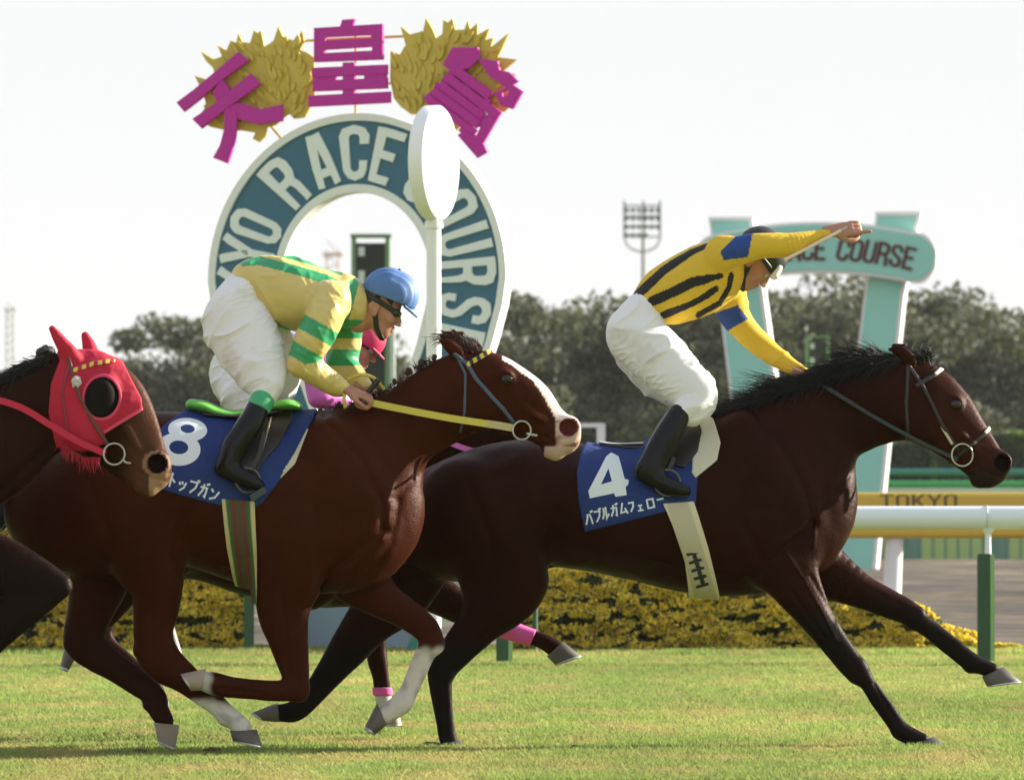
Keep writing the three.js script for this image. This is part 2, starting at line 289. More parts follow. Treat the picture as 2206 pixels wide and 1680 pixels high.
{ // yellow rail with the course name, on white posts
  const z = -40, D = CAMZ - z, yt = at(0, 1061, z).y, yb = at(0, 1159, z).y, rail = thing('yellow_rail', 'yellow padded rail lettered in dark capitals on white posts', 'rail', [0, 0, z]);
  const sh = new THREE.Shape(), h = yt - yb, w = .16, q = .06; sh.moveTo(-w + q, 0); sh.lineTo(w - q, 0); sh.quadraticCurveTo(w, 0, w, q); sh.lineTo(w, h - q); sh.quadraticCurveTo(w, h, w - q, h); sh.lineTo(-w + q, h); sh.quadraticCurveTo(-w, h, -w, h - q); sh.lineTo(-w, q); sh.quadraticCurveTo(-w, 0, -w + q, 0);
  const g = new THREE.ExtrudeGeometry(sh, { depth: 70, bevelEnabled: false }); g.rotateY(Math.PI / 2); g.translate(-35, yb, 0); part('pad', g, mYellow, rail);
  for (const dx of [-90, 900, 1925, 2950]) { const c = at(dx, 1300, z); const p = new THREE.CylinderGeometry(.1, .115, yb + .05, 20); p.rotateZ(-.05); p.translate(c.x, yb / 2, -.02); part('post', p, mWhite, rail); }
  let k = 0; for (const ch of 'TOKYO') { const c = at(1910 + k * 34.5, 1094, z + .16); part('letter', glyphGeo(ch, .1, .006, (u, v, s) => V(c.x - .085 + u * .36, c.y + v * .165, .158 + s)), std(.13, .085, .03, .6), rail); k++; }
}
{ // low lime fence across the far side of the dirt course
  const z = -95, D = 120, f = thing('lime_fence', 'low lime green panel fence behind the dirt track', 'fence', [0, 0, z]), mP = std(.42, .56, .2, .7), mP2 = std(.17, .3, .22, .7), mP3 = std(.2, .28, .36, .7);
  const s = D / FOC, w = 26 * s; let i = 0;
  for (let dx = 1700; dx < 2300; dx += 27, i++) { const c = at(dx, 1200, z), dark = [3, 9, 10, 16, 17].includes(i) ; part('panel', box(w, .92, .05, c.x, .5, 0), [0, 1, 2, 4].includes(i) ? mP3 : dark ? mP2 : mP, f); part('fence_post', box(.035, 1.02, .08, c.x + w / 2 + .007, .51, .02), mP2, f); }
  for (const dx of [560, 600, 950, 1000]) { const c = at(dx, 1200, z); part('panel', box(w, .92, .05, c.x, .5, 0), mP2, f); }
  part('top_bar', box(9, .06, .09, at(2000, 1100, z).x, 1.05, 0), mTealDark, f);
}
{ // green and teal rails on the bank
  for (const [y0, r, z, m, lab] of [[1017, .095, -128, mTealDark, 'dark teal rail across the bank below the clipped hedge'], [1043, .095, -118, std(.05, .33, .09, .5), 'bright green rail across the bank above the yellow rail']]) {
    const y = at(0, y0, z).y, t = thing(lab.includes('teal') ? 'teal_rail' : 'green_rail', lab, 'rail', [0, 0, z]), g = new THREE.CylinderGeometry(r, r, 80, 14); g.rotateZ(Math.PI / 2); g.translate(0, y, 0); part('tube', g, m, t);
    for (let x = -30; x <= 30; x += 6) part('post', cyl(.05, .05, y, x + 1.7, y / 2, -.03), m, t);
  }
  const z = -112, y = at(0, 1056, z).y, t = thing('grey_rail', 'thin pale grey rail just above the yellow rail', 'rail', [0, 0, z]), g = new THREE.CylinderGeometry(.05, .05, 80, 10); g.rotateZ(Math.PI / 2); g.translate(0, y, 0); part('tube', g, std(.5, .52, .48, .5), t);
  for (let x = -30; x <= 30; x += 5) part('post', cyl(.035, .035, y, x + .7, y / 2, -.02), std(.5, .52, .48, .5), t);
}
// ------------------------------------------------------------------ hedges and trees
function leafCloud(n, place, size, color, bend = .25) { // many small bent leaf faces with their own colours
  const pos = new Float32Array(n * 12), nor = new Float32Array(n * 12), col = new Float32Array(n * 12), idx = new Uint32Array(n * 6);
  const a = V(), b = V(), c = V(), nn = V();
  for (let i = 0; i < n; i++) {
    const p = place(i), s = size(p) * rr(.7, 1.3), k = color(p);
    a.set(rr(-1, 1), rr(-1, 1), rr(-1, 1)).normalize(); b.set(rr(-1, 1), rr(-1, 1), rr(-1, 1)); nn.crossVectors(a, b).normalize(); b.crossVectors(nn, a);
    a.multiplyScalar(s); b.multiplyScalar(s * .55); c.copy(nn).multiplyScalar(s * bend);
    const Q = [[-1, 0, -1], [0, 1, 0], [0, -1, 0], [1, 0, -1]];
    for (let q = 0; q < 4; q++) { const o = i * 12 + q * 3; pos[o] = p.x + a.x * Q[q][0] + b.x * Q[q][1] + c.x * Q[q][2]; pos[o + 1] = p.y + a.y * Q[q][0] + b.y * Q[q][1] + c.y * Q[q][2]; pos[o + 2] = p.z + a.z * Q[q][0] + b.z * Q[q][1] + c.z * Q[q][2]; nor[o] = nn.x; nor[o + 1] = nn.y; nor[o + 2] = nn.z; col[o] = k[0]; col[o + 1] = k[1]; col[o + 2] = k[2]; }
    idx.set([i * 4, i * 4 + 2, i * 4 + 1, i * 4 + 1, i * 4 + 2, i * 4 + 3], i * 6);
  }
  const g = new THREE.BufferGeometry(); g.setAttribute('position', new THREE.BufferAttribute(pos, 3)); g.setAttribute('normal', new THREE.BufferAttribute(nor, 3)); g.setAttribute('color', new THREE.BufferAttribute(col, 3)); g.setIndex(new THREE.BufferAttribute(idx, 1)); return g;
}
const mLeaf = new THREE.MeshPhysicalMaterial({ vertexColors: true, roughness: 1, side: THREE.DoubleSide, transmission: .4, thickness: 0 });
const mLeafHedge = new THREE.MeshPhysicalMaterial({ vertexColors: true, roughness: 1, side: THREE.DoubleSide, transmission: .5, thickness: 0 });
const mTwig = std(.05, .035, .022, .9);
{ // yellow leaved hedge behind the rail
  const zc = -17.2;
  const build = (x0, x1, prof, n, label) => {
    const t = thing('yellow_hedge', label, 'hedge', [0, 0, 0], 0, 'yellow hedges behind the rail');
    const hAt = dx => { let i = 0; while (i < prof.length - 2 && prof[i + 1][0] < dx) i++; const [a, b] = [prof[i], prof[i + 1]], f = Math.max(0, Math.min(1, (dx - a[0]) / (b[0] - a[0]))); return Math.max(.02, at(0, a[1] + (b[1] - a[1]) * f, zc).y); };
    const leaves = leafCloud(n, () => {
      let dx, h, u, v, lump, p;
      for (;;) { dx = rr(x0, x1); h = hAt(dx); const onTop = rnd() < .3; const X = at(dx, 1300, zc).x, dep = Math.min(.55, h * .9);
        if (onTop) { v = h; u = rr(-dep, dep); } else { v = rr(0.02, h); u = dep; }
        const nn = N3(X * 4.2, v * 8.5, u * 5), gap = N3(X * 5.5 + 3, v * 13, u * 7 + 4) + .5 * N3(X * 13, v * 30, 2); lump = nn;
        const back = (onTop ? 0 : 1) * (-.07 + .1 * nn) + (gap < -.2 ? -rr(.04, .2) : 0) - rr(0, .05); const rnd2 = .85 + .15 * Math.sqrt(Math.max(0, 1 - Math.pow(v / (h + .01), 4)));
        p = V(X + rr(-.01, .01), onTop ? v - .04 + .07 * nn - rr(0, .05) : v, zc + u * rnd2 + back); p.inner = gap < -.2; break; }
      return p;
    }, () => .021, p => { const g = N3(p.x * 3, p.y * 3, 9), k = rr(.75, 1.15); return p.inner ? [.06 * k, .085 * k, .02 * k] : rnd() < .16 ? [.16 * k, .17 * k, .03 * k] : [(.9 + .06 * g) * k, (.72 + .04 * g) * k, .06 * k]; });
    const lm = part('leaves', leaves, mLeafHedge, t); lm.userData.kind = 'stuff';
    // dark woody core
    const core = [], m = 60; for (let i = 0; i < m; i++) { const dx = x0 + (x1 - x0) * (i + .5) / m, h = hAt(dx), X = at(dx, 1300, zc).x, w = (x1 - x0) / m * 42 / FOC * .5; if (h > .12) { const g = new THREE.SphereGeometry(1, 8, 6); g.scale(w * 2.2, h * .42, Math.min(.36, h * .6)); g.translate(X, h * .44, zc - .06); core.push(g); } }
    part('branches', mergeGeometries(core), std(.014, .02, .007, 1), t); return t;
  };
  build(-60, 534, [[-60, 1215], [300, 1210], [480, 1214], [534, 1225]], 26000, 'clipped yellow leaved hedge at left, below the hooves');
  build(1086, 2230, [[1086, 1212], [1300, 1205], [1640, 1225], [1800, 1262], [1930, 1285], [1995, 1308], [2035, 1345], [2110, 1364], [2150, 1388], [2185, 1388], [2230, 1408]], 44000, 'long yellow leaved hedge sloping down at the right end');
  const st = thing('hedge_stake', 'slim dark green stake at the end of the left hedge', 'stake', at(536, 1408, -16.6).setY(0).toArray()); part('shaft', box(.075, .74, .07, 0, .37, 0), mGreenPost, st); part('cap', cyl(.02, .052, .03, 0, .755, 0, 4), mGreenPost, st);
  const s2 = thing('hedge_stake', 'thin green stake in front of the right hedge', 'stake', at(1153, 1408, -16.2).setY(0).toArray()); part('shaft', cyl(.018, .022, .55, 0, .275, 0, 8), mGreenPost, s2); part('cap', cyl(.006, .018, .02, 0, .56, 0, 8), mGreenPost, s2);
}
{ // clipped hedge on the bank at right
  const z = -155, build = (x0, x1, yt, n, label, bright) => { const t = thing('clipped_hedge', label, 'hedge', [0, 0, 0], 0, 'clipped hedges on the bank'), h = at(0, yt, z).y, X0 = at(x0, 0, z).x, X1 = at(x1, 0, z).x;
    const lv = leafCloud(n, () => { const X = rr(X0, X1), top = rnd() < .3, nn = N3(X * .8, 2, 3); return top ? V(X, h + .25 * nn - rr(0, .15), z + rr(-1, 1)) : V(X, rr(1.6, h + .2 * nn), z + 1 + .25 * N3(X * 1.4, h * 3, 5) - rr(0, .3)); }, () => .085, p => { const k = rr(.7, 1.2), tp = N3(p.x * .9, p.y * .9, 2) + bright > .15; return tp ? [.12 * k, .2 * k, .035 * k] : [.035 * k, .07 * k, .02 * k]; });
    part('leaves', lv, mLeafHedge, t).userData.kind = 'stuff'; part('branches', box(X1 - X0, h - 1.9, 1.3, (X0 + X1) / 2, h / 2 + .75, z - .1), std(.015, .025, .008, 1), t); };
  build(1780, 2085, 952, 7000, 'dark clipped hedge seen below the leading horse\'s jaw', -.35); build(2000, 2290, 934, 8000, 'bright green clipped hedge at the right edge', .2);
}
function crownGeo(sd, n) { // crown about 1 high and 1 wide: lobes of leaves with gaps between
  seed = sd; const lobes = []; for (let i = 0; i < 34; i++) { const y = rr(.1, .96), R = .52 * Math.sqrt(Math.max(.08, 1 - Math.pow((y - .5) / .56, 2))), a = rr(0, 6.28), q = Math.sqrt(rnd()); lobes.push([Math.cos(a) * R * q, y, Math.sin(a) * R * q, rr(.1, .19)]); }
  return leafCloud(n, () => { const l = lobes[Math.floor(rnd() * lobes.length)], v = V(rr(-1, 1), rr(-1, 1), rr(-1, 1)).normalize(), r = l[3] * Math.pow(rnd(), .4); const p = V(l[0] + v.x * r * 1.25, l[1] + v.y * r * .7, l[2] + v.z * r * 1.25); p.l = l[0] * 7 + l[1] * 3; return p; }, () => .021, p => { const k = rr(.7, 1.25) * (1 + .3 * Math.sin(p.l * 5)); return [.078 * k, .088 * k, .04 * k]; });
}
{
  const crowns = [crownGeo(11, 11000), crownGeo(23, 11000), crownGeo(37, 11000), crownGeo(53, 11000)], trunks = crowns.map((c, i) => { seed = 91 + i; const L = [tubeGeo([V(0, 0, 0), V(.01, .2, 0), V(-.01, .45, .01), V(.01, .8, 0)], .022, 10, 7)]; for (let k = 0; k < 8; k++) { const a = rr(0, 6.28), y = rr(.15, .6); L.push(tubeGeo([V(0, y, 0), V(Math.cos(a) * .15, y + .1, Math.sin(a) * .15), V(Math.cos(a) * .32, y + .2, Math.sin(a) * .32)], .008, 6, 5)); } return mergeGeometries(L); });
  seed = 500;
  const rows = [ // x, top, depth z, width factor, label
    [1075, 668, -215, 1.0, 'broad dark tree right of the horseshoe arch'], [1165, 655, -238, 1.05, 'second dark tree right of the horseshoe arch'], [1262, 668, -222, 1.0, 'dark tree left of the leading jockey\'s seat'], [1362, 672, -240, 1.0, 'dark tree behind the leading jockey\'s thigh'], [1455, 660, -218, 1.05, 'dark tree behind the leading jockey\'s knee'], [1560, 650, -236, 1.0, 'dark tree behind the leading jockey\'s chest'],
    [1668, 616, -220, 1.05, 'taller tree beside the left teal gate pillar'], [1765, 612, -242, 1.05, 'tallest tree between the teal gate pillars'], [1858, 640, -224, .95, 'tree behind the right teal gate pillar'], [1950, 660, -238, 1.0, 'tree just right of the teal gate'], [2040, 668, -220, 1.0, 'tree above the leading horse\'s forehead'], [2130, 655, -240, 1.1, 'second tree from the right edge'], [2225, 668, -222, 1.05, 'tree cut by the right edge'],
    [2000, 700, -262, 1.3, 'tree standing farther back at right'], [1320, 705, -262, 1.4, 'tree standing farther back behind the leading jockey'], [1130, 700, -264, 1.4, 'tree standing farther back beside the arch'], [1600, 690, -262, 1.4, 'tree standing farther back beside the left gate pillar'],
    [405, 704, -220, .95, 'tall tree left of the horseshoe arch'], [330, 748, -226, .85, 'shorter tree sloping down left of the arch'], [480, 716, -236, 1, 'tree behind the yellow jacket jockey'], [560, 735, -224, 1, 'tree behind the left leg of the arch'], [278, 795, -232, .7, 'lowest tree of the left group'], [22, 770, -236, .62, 'small tree at the far left behind the mane'], [880, 745, -232, 1, 'tree seen low inside the arch'],
  ];
  rows.forEach(([dx, dy, z, w, label], i) => {
    const top = at(dx, dy, z), t = thing('park_tree', label, 'tree', [top.x, 1.2, z], rr(0, 6.28), 'trees behind the course'); const h = top.y - 1.2, s = 1.02;
    const c = part('crown', crowns[i % 4], mLeaf, t); c.scale.set(h * .95 * w, h * s, h * .95 * w); const k = part('trunk', trunks[i % 4], mTwig, t); k.scale.copy(c.scale);
  });
  // far wood that closes the gaps low down
  const z = -300, X0 = at(250, 0, z).x, X1 = at(2400, 0, z).x; seed = 901;
  const g = leafCloud(42000, () => { const X = rr(X0, X1), d = toD(X, 5, z)[0], h = (d < 1000 ? 5.6 : 9.6) + 1.3 * N3(X * .25, 1, 2) + .6 * N3(X * .9, 4, 2); return V(X, 1.5 + (h - 1.5) * Math.pow(rnd(), .7), z + rr(-2, 4)); }, () => .26, p => { const k = rr(.7, 1.2); return [.045 * k, .068 * k, .03 * k]; });
  const w = part('far_wood', g, mLeaf, scene); tag(w, 'dark wood closing the view behind the park trees', 'wood', null, 'stuff');
}
// ------------------------------------------------------------------ the horseshoe arch
const Z_ARCH = -17.3, ARCH_TURN = -20 * Math.PI / 180, sA = (CAMZ - Z_ARCH) / FOC, cA = Math.cos(ARCH_TURN), AO = at(766, 1409, Z_ARCH);
const yA = dy => at(766, dy, Z_ARCH).y, xA = dx => (dx - 766) * sA / cA; // arch-local metres
const archLocal = (dx, dy, w = 0) => V(xA(dx), yA(dy), w);
{
  const arch = thing('horseshoe_arch', 'dark teal horseshoe arch with pale capital letters on a grey base', 'arch', [AO.x, 0, Z_ARCH], ARCH_TURN);
  const side = [[602, 325, 162], [660, 317, 153], [742, 295, 133], [850, 258, 96], [950, 222, 60], [1040, 196, 42], [1290, 170, 24]];
  const outer = [], inner = [];
  for (const [y, o, i] of side.slice().reverse()) { outer.push([766 - o, y]); inner.push([766 - i, y]); }
  const NT = 48; for (let k = 1; k < NT; k++) { const a = Math.PI - Math.PI * k / NT; outer.push([766 + 325 * Math.cos(a), 602 - 358 * Math.sin(a)]); inner.push([766 + 162 * Math.cos(a), 602 - 188 * Math.sin(a)]); }
  for (const [y, o, i] of side) { outer.push([766 + o, y]); inner.push([766 + i, y]); }
  const n = outer.length, lerp = (i, f) => [inner[i][0] + (outer[i][0] - inner[i][0]) * f, inner[i][1] + (outer[i][1] - inner[i][1]) * f];
  const band = (f0, f1, w0, w1) => { const pos = [], q = (a, b, c, d) => { for (const p of [a, b, c, a, c, d]) pos.push(p.x, p.y, p.z); }, P = (i, f, w) => archLocal(...lerp(i, f), w);
    for (let i = 0; i < n - 1; i++) { q(P(i, f0, w1), P(i + 1, f0, w1), P(i + 1, f1, w1), P(i, f1, w1)); q(P(i, f1, w0), P(i + 1, f1, w0), P(i + 1, f0, w0), P(i, f0, w0)); q(P(i, f1, w1), P(i + 1, f1, w1), P(i + 1, f1, w0), P(i, f1, w0)); q(P(i, f0, w0), P(i + 1, f0, w0), P(i + 1, f0, w1), P(i, f0, w1)); }
    q(P(0, f0, w1), P(0, f1, w1), P(0, f1, w0), P(0, f0, w0)); const e = n - 1; q(P(e, f0, w0), P(e, f1, w0), P(e, f1, w1), P(e, f0, w1));
    const g = new THREE.BufferGeometry(); g.setAttribute('position', new THREE.Float32BufferAttribute(pos, 3)); g.setAttribute('uv', new THREE.Float32BufferAttribute(new Float32Array(pos.length / 3 * 2), 2)); g.computeVertexNormals(); return g; };
  const mFace = std(.045, .14, .215, .55), mRim = std(.74, .76, .73, .45), mLet = std(.72, .77, .74, .5);
  part('face', band(.105, .905, -.12, -.012), mFace, arch); part('outer_rim', band(.907, 1, -.14, 0.012), mRim, arch); part('inner_rim', band(0, .103, -.14, .012), mRim, arch);
  // letters along the middle of the band
  const mid = outer.map((_, i) => lerp(i, .5)), len = [0]; for (let i = 1; i < n; i++) len.push(len[i - 1] + Math.hypot(mid[i][0] - mid[i - 1][0], mid[i][1] - mid[i - 1][1]));
  const pointAt = s => { let i = 0; while (i < n - 2 && len[i + 1] < s) i++; const f = (s - len[i]) / (len[i + 1] - len[i]), a = mid[i], b = mid[i + 1], tx = b[0] - a[0], ty = b[1] - a[1], L = Math.hypot(tx, ty); return [a[0] + tx * f, a[1] + ty * f, tx / L, ty / L]; };
  const nearest = (x, y) => { let b = 0, bd = 1e9; for (let s = 0; s < len[n - 1]; s += 1) { const p = pointAt(s), d = Math.hypot(p[0] - x, p[1] - y); if (d < bd) { bd = d; b = s; } } return b; };
  const L = [['T', 524, 738], ['O', 517, 663], ['K', 520, 598], ['Y', 526, 539], ['O', 545, 484], ['R', 611, 390], ['A', 693, 352], ['C', 763, 332], ['E', 831, 340], ['C', 914, 393], ['O', 981, 452], ['U', 1003, 522], ['R', 1010, 589], ['S', 1006, 668], ['E', 994, 736]];
  for (const [ch, x, y] of L) { const s0 = nearest(x, y), H = 118, top = ['A', 'C', 'E', 'R'].includes(ch) && y < 400, W = top ? 118 : 108;
    part('letter', glyphGeo(ch, .155, .018, (u, v, w) => { const p = pointAt(s0), p2 = pointAt(s0 + (u - .25) * W * .7), tx = (p[2] + p2[2]) / 2, ty = (p[3] + p2[3]) / 2, o = (v - .5) * H, du = (u - .25) * W * (1 + .12 * (v - .5) * (y < 480 ? 2 : 1)); return archLocal(p[0] + p[2] * du + (ty) * o + (p2[0] - p[0] - p[2] * (u - .25) * W * .7), p[1] + p[3] * du - tx * o + (p2[1] - p[1] - p[3] * (u - .25) * W * .7), -.012 + w); }), mLet, arch); }
  const yb = yA(1283); part('pedestal', mergeGeometries([box(.98, yb, .5, 0, yb / 2, -.1), box(1.02, .03, .54, 0, yb + .015, -.1)]), std(.22, .3, .36, .6), arch);
  part('footing', box(1.1, .05, .6, 0, .026, -.1), std(.3, .32, .3, .9), arch);
}
// ------------------------------------------------------------------ purple characters and gold wings over the arch
{
  const K = (x, y) => [349 + x * .3762, 23.3 + y * .3762];
  const toShape = (pts, holes = []) => { const f = p => { const [a, b] = K(...p), q = archLocal(a, b); return new THREE.Vector2(q.x, q.y); }; const s = new THREE.Shape(pts.map(f)); for (const h of holes) s.holes.push(new THREE.Path(h.map(f))); return s; };
  const mP = std(.48, .014, .31, .5), mG = std(.58, .43, .075, .5), mRod = std(.6, .42, .1, .5);
  const ext = (pts, d0, d, holes) => { const g = new THREE.ExtrudeGeometry(toShape(pts, holes), { depth: d, bevelEnabled: true, bevelSize: .004, bevelThickness: .004, bevelSegments: 1 }); g.translate(0, 0, d0); return g; };
  const rect = (x0, y0, x1, y1, s = 0) => [[x0, y0], [x1, y0 - s], [x1, y1 - s], [x0, y1]];
  const mk = (name, label) => thing(name, label, 'sign', [AO.x, 0, Z_ARCH], ARCH_TURN);
  const seat = g => { const b = new THREE.Box3().setFromObject(g), o = V((b.min.x + b.max.x) / 2, b.min.y, (b.min.z + b.max.z) / 2); scene.updateMatrixWorld(); g.updateMatrixWorld(); const l = g.worldToLocal(o.clone()); for (const c of g.children) c.position.sub(l); g.position.copy(o); };
  const a = mk('purple_character', 'upright purple character sign at the top of the arch');
  part('stroke', ext([[1045, 55], [1112, 52], [1100, 96], [1030, 98]], .03, .03), mP, a);
  part('stroke', ext([[882, 97], [1275, 86], [1278, 285], [882, 288]], .032, .03, [[[945, 150], [1212, 146], [1212, 163], [945, 168]], [[940, 222], [1218, 213], [1218, 234], [940, 240]]]), mP, a);
  part('stroke', ext(rect(872, 325, 1302, 376, 6), .034, .03), mP, a); part('stroke', ext([[1048, 300], [1112, 300], [1112, 500], [1048, 500]], .028, .03), mP, a);
  part('stroke', ext(rect(876, 400, 1302, 456, 6), .033, .03), mP, a); part('stroke', ext(rect(850, 484, 1320, 543, 10), .035, .03), mP, a); part('stroke', ext([[880, 366], [1005, 366], [1005, 405], [880, 405]], .03, .028), mP, a); part('stroke', ext([[1172, 366], [1296, 366], [1296, 405], [1172, 405]], .03, .028), mP, a);
  const b = mk('purple_character', 'slanting purple character sign over the left gold wing');
  part('stroke', ext([[88, 502], [190, 430], [330, 320], [445, 225], [507, 275], [350, 380], [215, 490], [130, 552]], .075, .03), mP, b);
  part('stroke', ext([[183, 600], [300, 525], [420, 430], [522, 352], [577, 412], [430, 510], [330, 580], [235, 652]], .08, .03), mP, b);
  part('stroke', ext([[300, 450], [350, 370], [400, 440], [400, 545], [330, 520]], .07, .03), mP, b);
  part('stroke', ext([[370, 540], [440, 560], [438, 640], [428, 730], [385, 858], [305, 825], [345, 755], [370, 660]], .077, .03), mP, b);
  part('stroke', ext([[385, 520], [470, 520], [575, 558], [702, 532], [705, 622], [570, 640], [470, 610], [400, 590]], .072, .03), mP, b);
  const c = mk('purple_character', 'dense purple character sign over the right gold wing');
  const R = (u, v) => { const A = .66; return [1700 + u * Math.cos(A) - v * Math.sin(A) * 1.05, 300 + u * Math.sin(A) + v * Math.cos(A) * 1.05]; };
  const bar = (u0, v0, u1, v1, d) => part('stroke', ext([R(u0, v0), R(u1, v0), R(u1, v1), R(u0, v1)], .075 + d, .03), mP, c);
  part('stroke', ext([[1690, 235], [1832, 240], [1840, 300], [1790, 350], [1700, 372], [1636, 330]], .07, .03), mP, c);
  part('stroke', ext([[1835, 300], [1945, 322], [1955, 372], [2012, 386], [2060, 436], [2000, 470], [1900, 400]], .071, .03), mP, c);
  bar(40, 20, 290, 66, 0); bar(20, 78, 400, 122, .004); bar(30, 132, 330, 172, .001); bar(10, 182, 340, 222, .005); bar(0, 232, 350, 268, .002); bar(20, 18, 62, 275, -.006); bar(270, 60, 312, 290, -.004); bar(140, 40, 185, 270, -.008);
  part('stroke', ext([[2030, 455], [2085, 495], [2032, 590], [1968, 570], [1930, 500]], .073, .03, [[[1975, 495], [2010, 480], [2008, 510], [1975, 522]]]), mP, c);
  part('stroke', ext([[1900, 600], [1955, 622], [1862, 780], [1885, 830], [1832, 860], [1722, 732], [1770, 705], [1826, 742]], .074, .03), mP, c); part('stroke', ext([[1550, 530], [1600, 430], [1660, 480], [1900, 640], [1868, 700]], .066, .03), mP, c);
  const wing = (out, cx, cy, label, sd) => { const t = mk('gold_wing', label); part('backing', ext(out, -.01, .02), mG, t);
    seed = sd; const S = new THREE.Shape(); S.moveTo(0, -.5); S.quadraticCurveTo(.42, -.1, 0, .62); S.quadraticCurveTo(-.42, -.1, 0, -.5); const lg = new THREE.ExtrudeGeometry(S, { depth: .08, bevelEnabled: true, bevelSize: .04, bevelThickness: .06, bevelSegments: 1, curveSegments: 5 });
    let cnt = 0, tries = 0; while (cnt < 110 && tries++ < 6000) { const x = rr(150, 2040), y = rr(60, 700); if (polySDF(out, x, y) > -18) continue; const [dx, dy] = K(x, y), p = archLocal(dx, dy), ang = Math.atan2(-(y - cy), x - cx); const m = part('leaf', lg, mG, t); m.position.set(p.x, p.y, .012 + rr(0, .02)); m.rotation.set(rr(-.1, .28), rr(-.15, .15), ang - Math.PI / 2 + rr(-.3, .3)); m.scale.set(.075, .085 * rr(.8, 1.3), .09); cnt++; }
    return t; };
  const LW = [[165, 345], [235, 372], [285, 345], [275, 300], [235, 262], [200, 205], [275, 255], [328, 240], [300, 172], [352, 208], [378, 150], [410, 165], [425, 105], [445, 160], [492, 168], [515, 95], [536, 112], [556, 98], [574, 190], [628, 165], [658, 75], [682, 135], [740, 160], [768, 150], [800, 103], [806, 160], [782, 215], [832, 238], [864, 262], [870, 500], [842, 540], [812, 600], [750, 606], [722, 572], [640, 640], [588, 652], [582, 700], [546, 735], [510, 716], [526, 682], [440, 665], [360, 666], [260, 640], [158, 590], [216, 566], [232, 500], [210, 430]];
  const RW = [[1312, 240], [1365, 262], [1400, 205], [1368, 95], [1422, 148], [1500, 132], [1515, 55], [1555, 130], [1572, 175], [1610, 150], [1615, 70], [1640, 88], [1666, 65], [1682, 130], [1735, 132], [1755, 75], [1768, 130], [1810, 95], [1808, 162], [1876, 128], [1852, 192], [1896, 184], [1884, 236], [1986, 158], [1922, 292], [2028, 308], [1952, 372], [2022, 392], [1980, 470], [2000, 560], [1960, 600], [1820, 560], [1690, 695], [1650, 702], [1635, 610], [1540, 600], [1430, 600], [1368, 552], [1332, 505], [1310, 400]];
  const w1 = wing(LW, 700, 640, 'left gold wing of spiky leaves above the arch', 71), w2 = wing(RW, 1480, 640, 'right gold wing of spiky leaves above the arch', 83);
  const f = thing('sign_frame', 'thin gold rods holding the purple signs above the arch', 'frame', [AO.x, 0, Z_ARCH], ARCH_TURN);
  const rod = (p, q, r = .011) => { const A = archLocal(...K(...p), -.03), B = archLocal(...K(...q), -.03); part('rod', tubeGeo([A, A.clone().lerp(B, .5), B], r, 4, 8), mRod, f); };
  rod([780, 160], [1400, 152]); rod([1098, 90], [1098, 600]); rod([600, 640], [665, 720]); rod([1640, 640], [1560, 740]); rod([500, 300], [880, 420], .009); rod([1290, 420], [1750, 320], .009);
  for (const g of [a, b, c, w1, w2, f]) seat(g);
}
{ // finishing post with its white disc
  const z = -13, p = at(934, 1434, z), t = thing('finish_post', 'white finish post with a large white disc in front of the arch', 'post', [p.x, 0, z]);
  const c = at(934, 351, z), R = .405, mW = std(.86, .86, .85, .35), tilt = Math.atan2(.95, .31);
  const pole = cyl(.05, .055, c.y, 0, c.y / 2, 0, 24); part('pole', pole, mW, t);
  const pr = []; const th = .115; pr.push(new THREE.Vector2(0, -th / 2), new THREE.Vector2(R - .015, -th / 2), new THREE.Vector2(R, -th / 2 + .015), new THREE.Vector2(R, th / 2 - .015), new THREE.Vector2(R - .015, th / 2), new THREE.Vector2(0, th / 2));
  const d = new THREE.LatheGeometry(pr, 72); d.rotateX(Math.PI / 2); d.rotateY(tilt); d.translate(0, c.y, 0); part('disc', d, mW, t);
  part('collar', cyl(.062, .066, .05, 0, c.y - R - .03, 0, 24), mW, t);
}
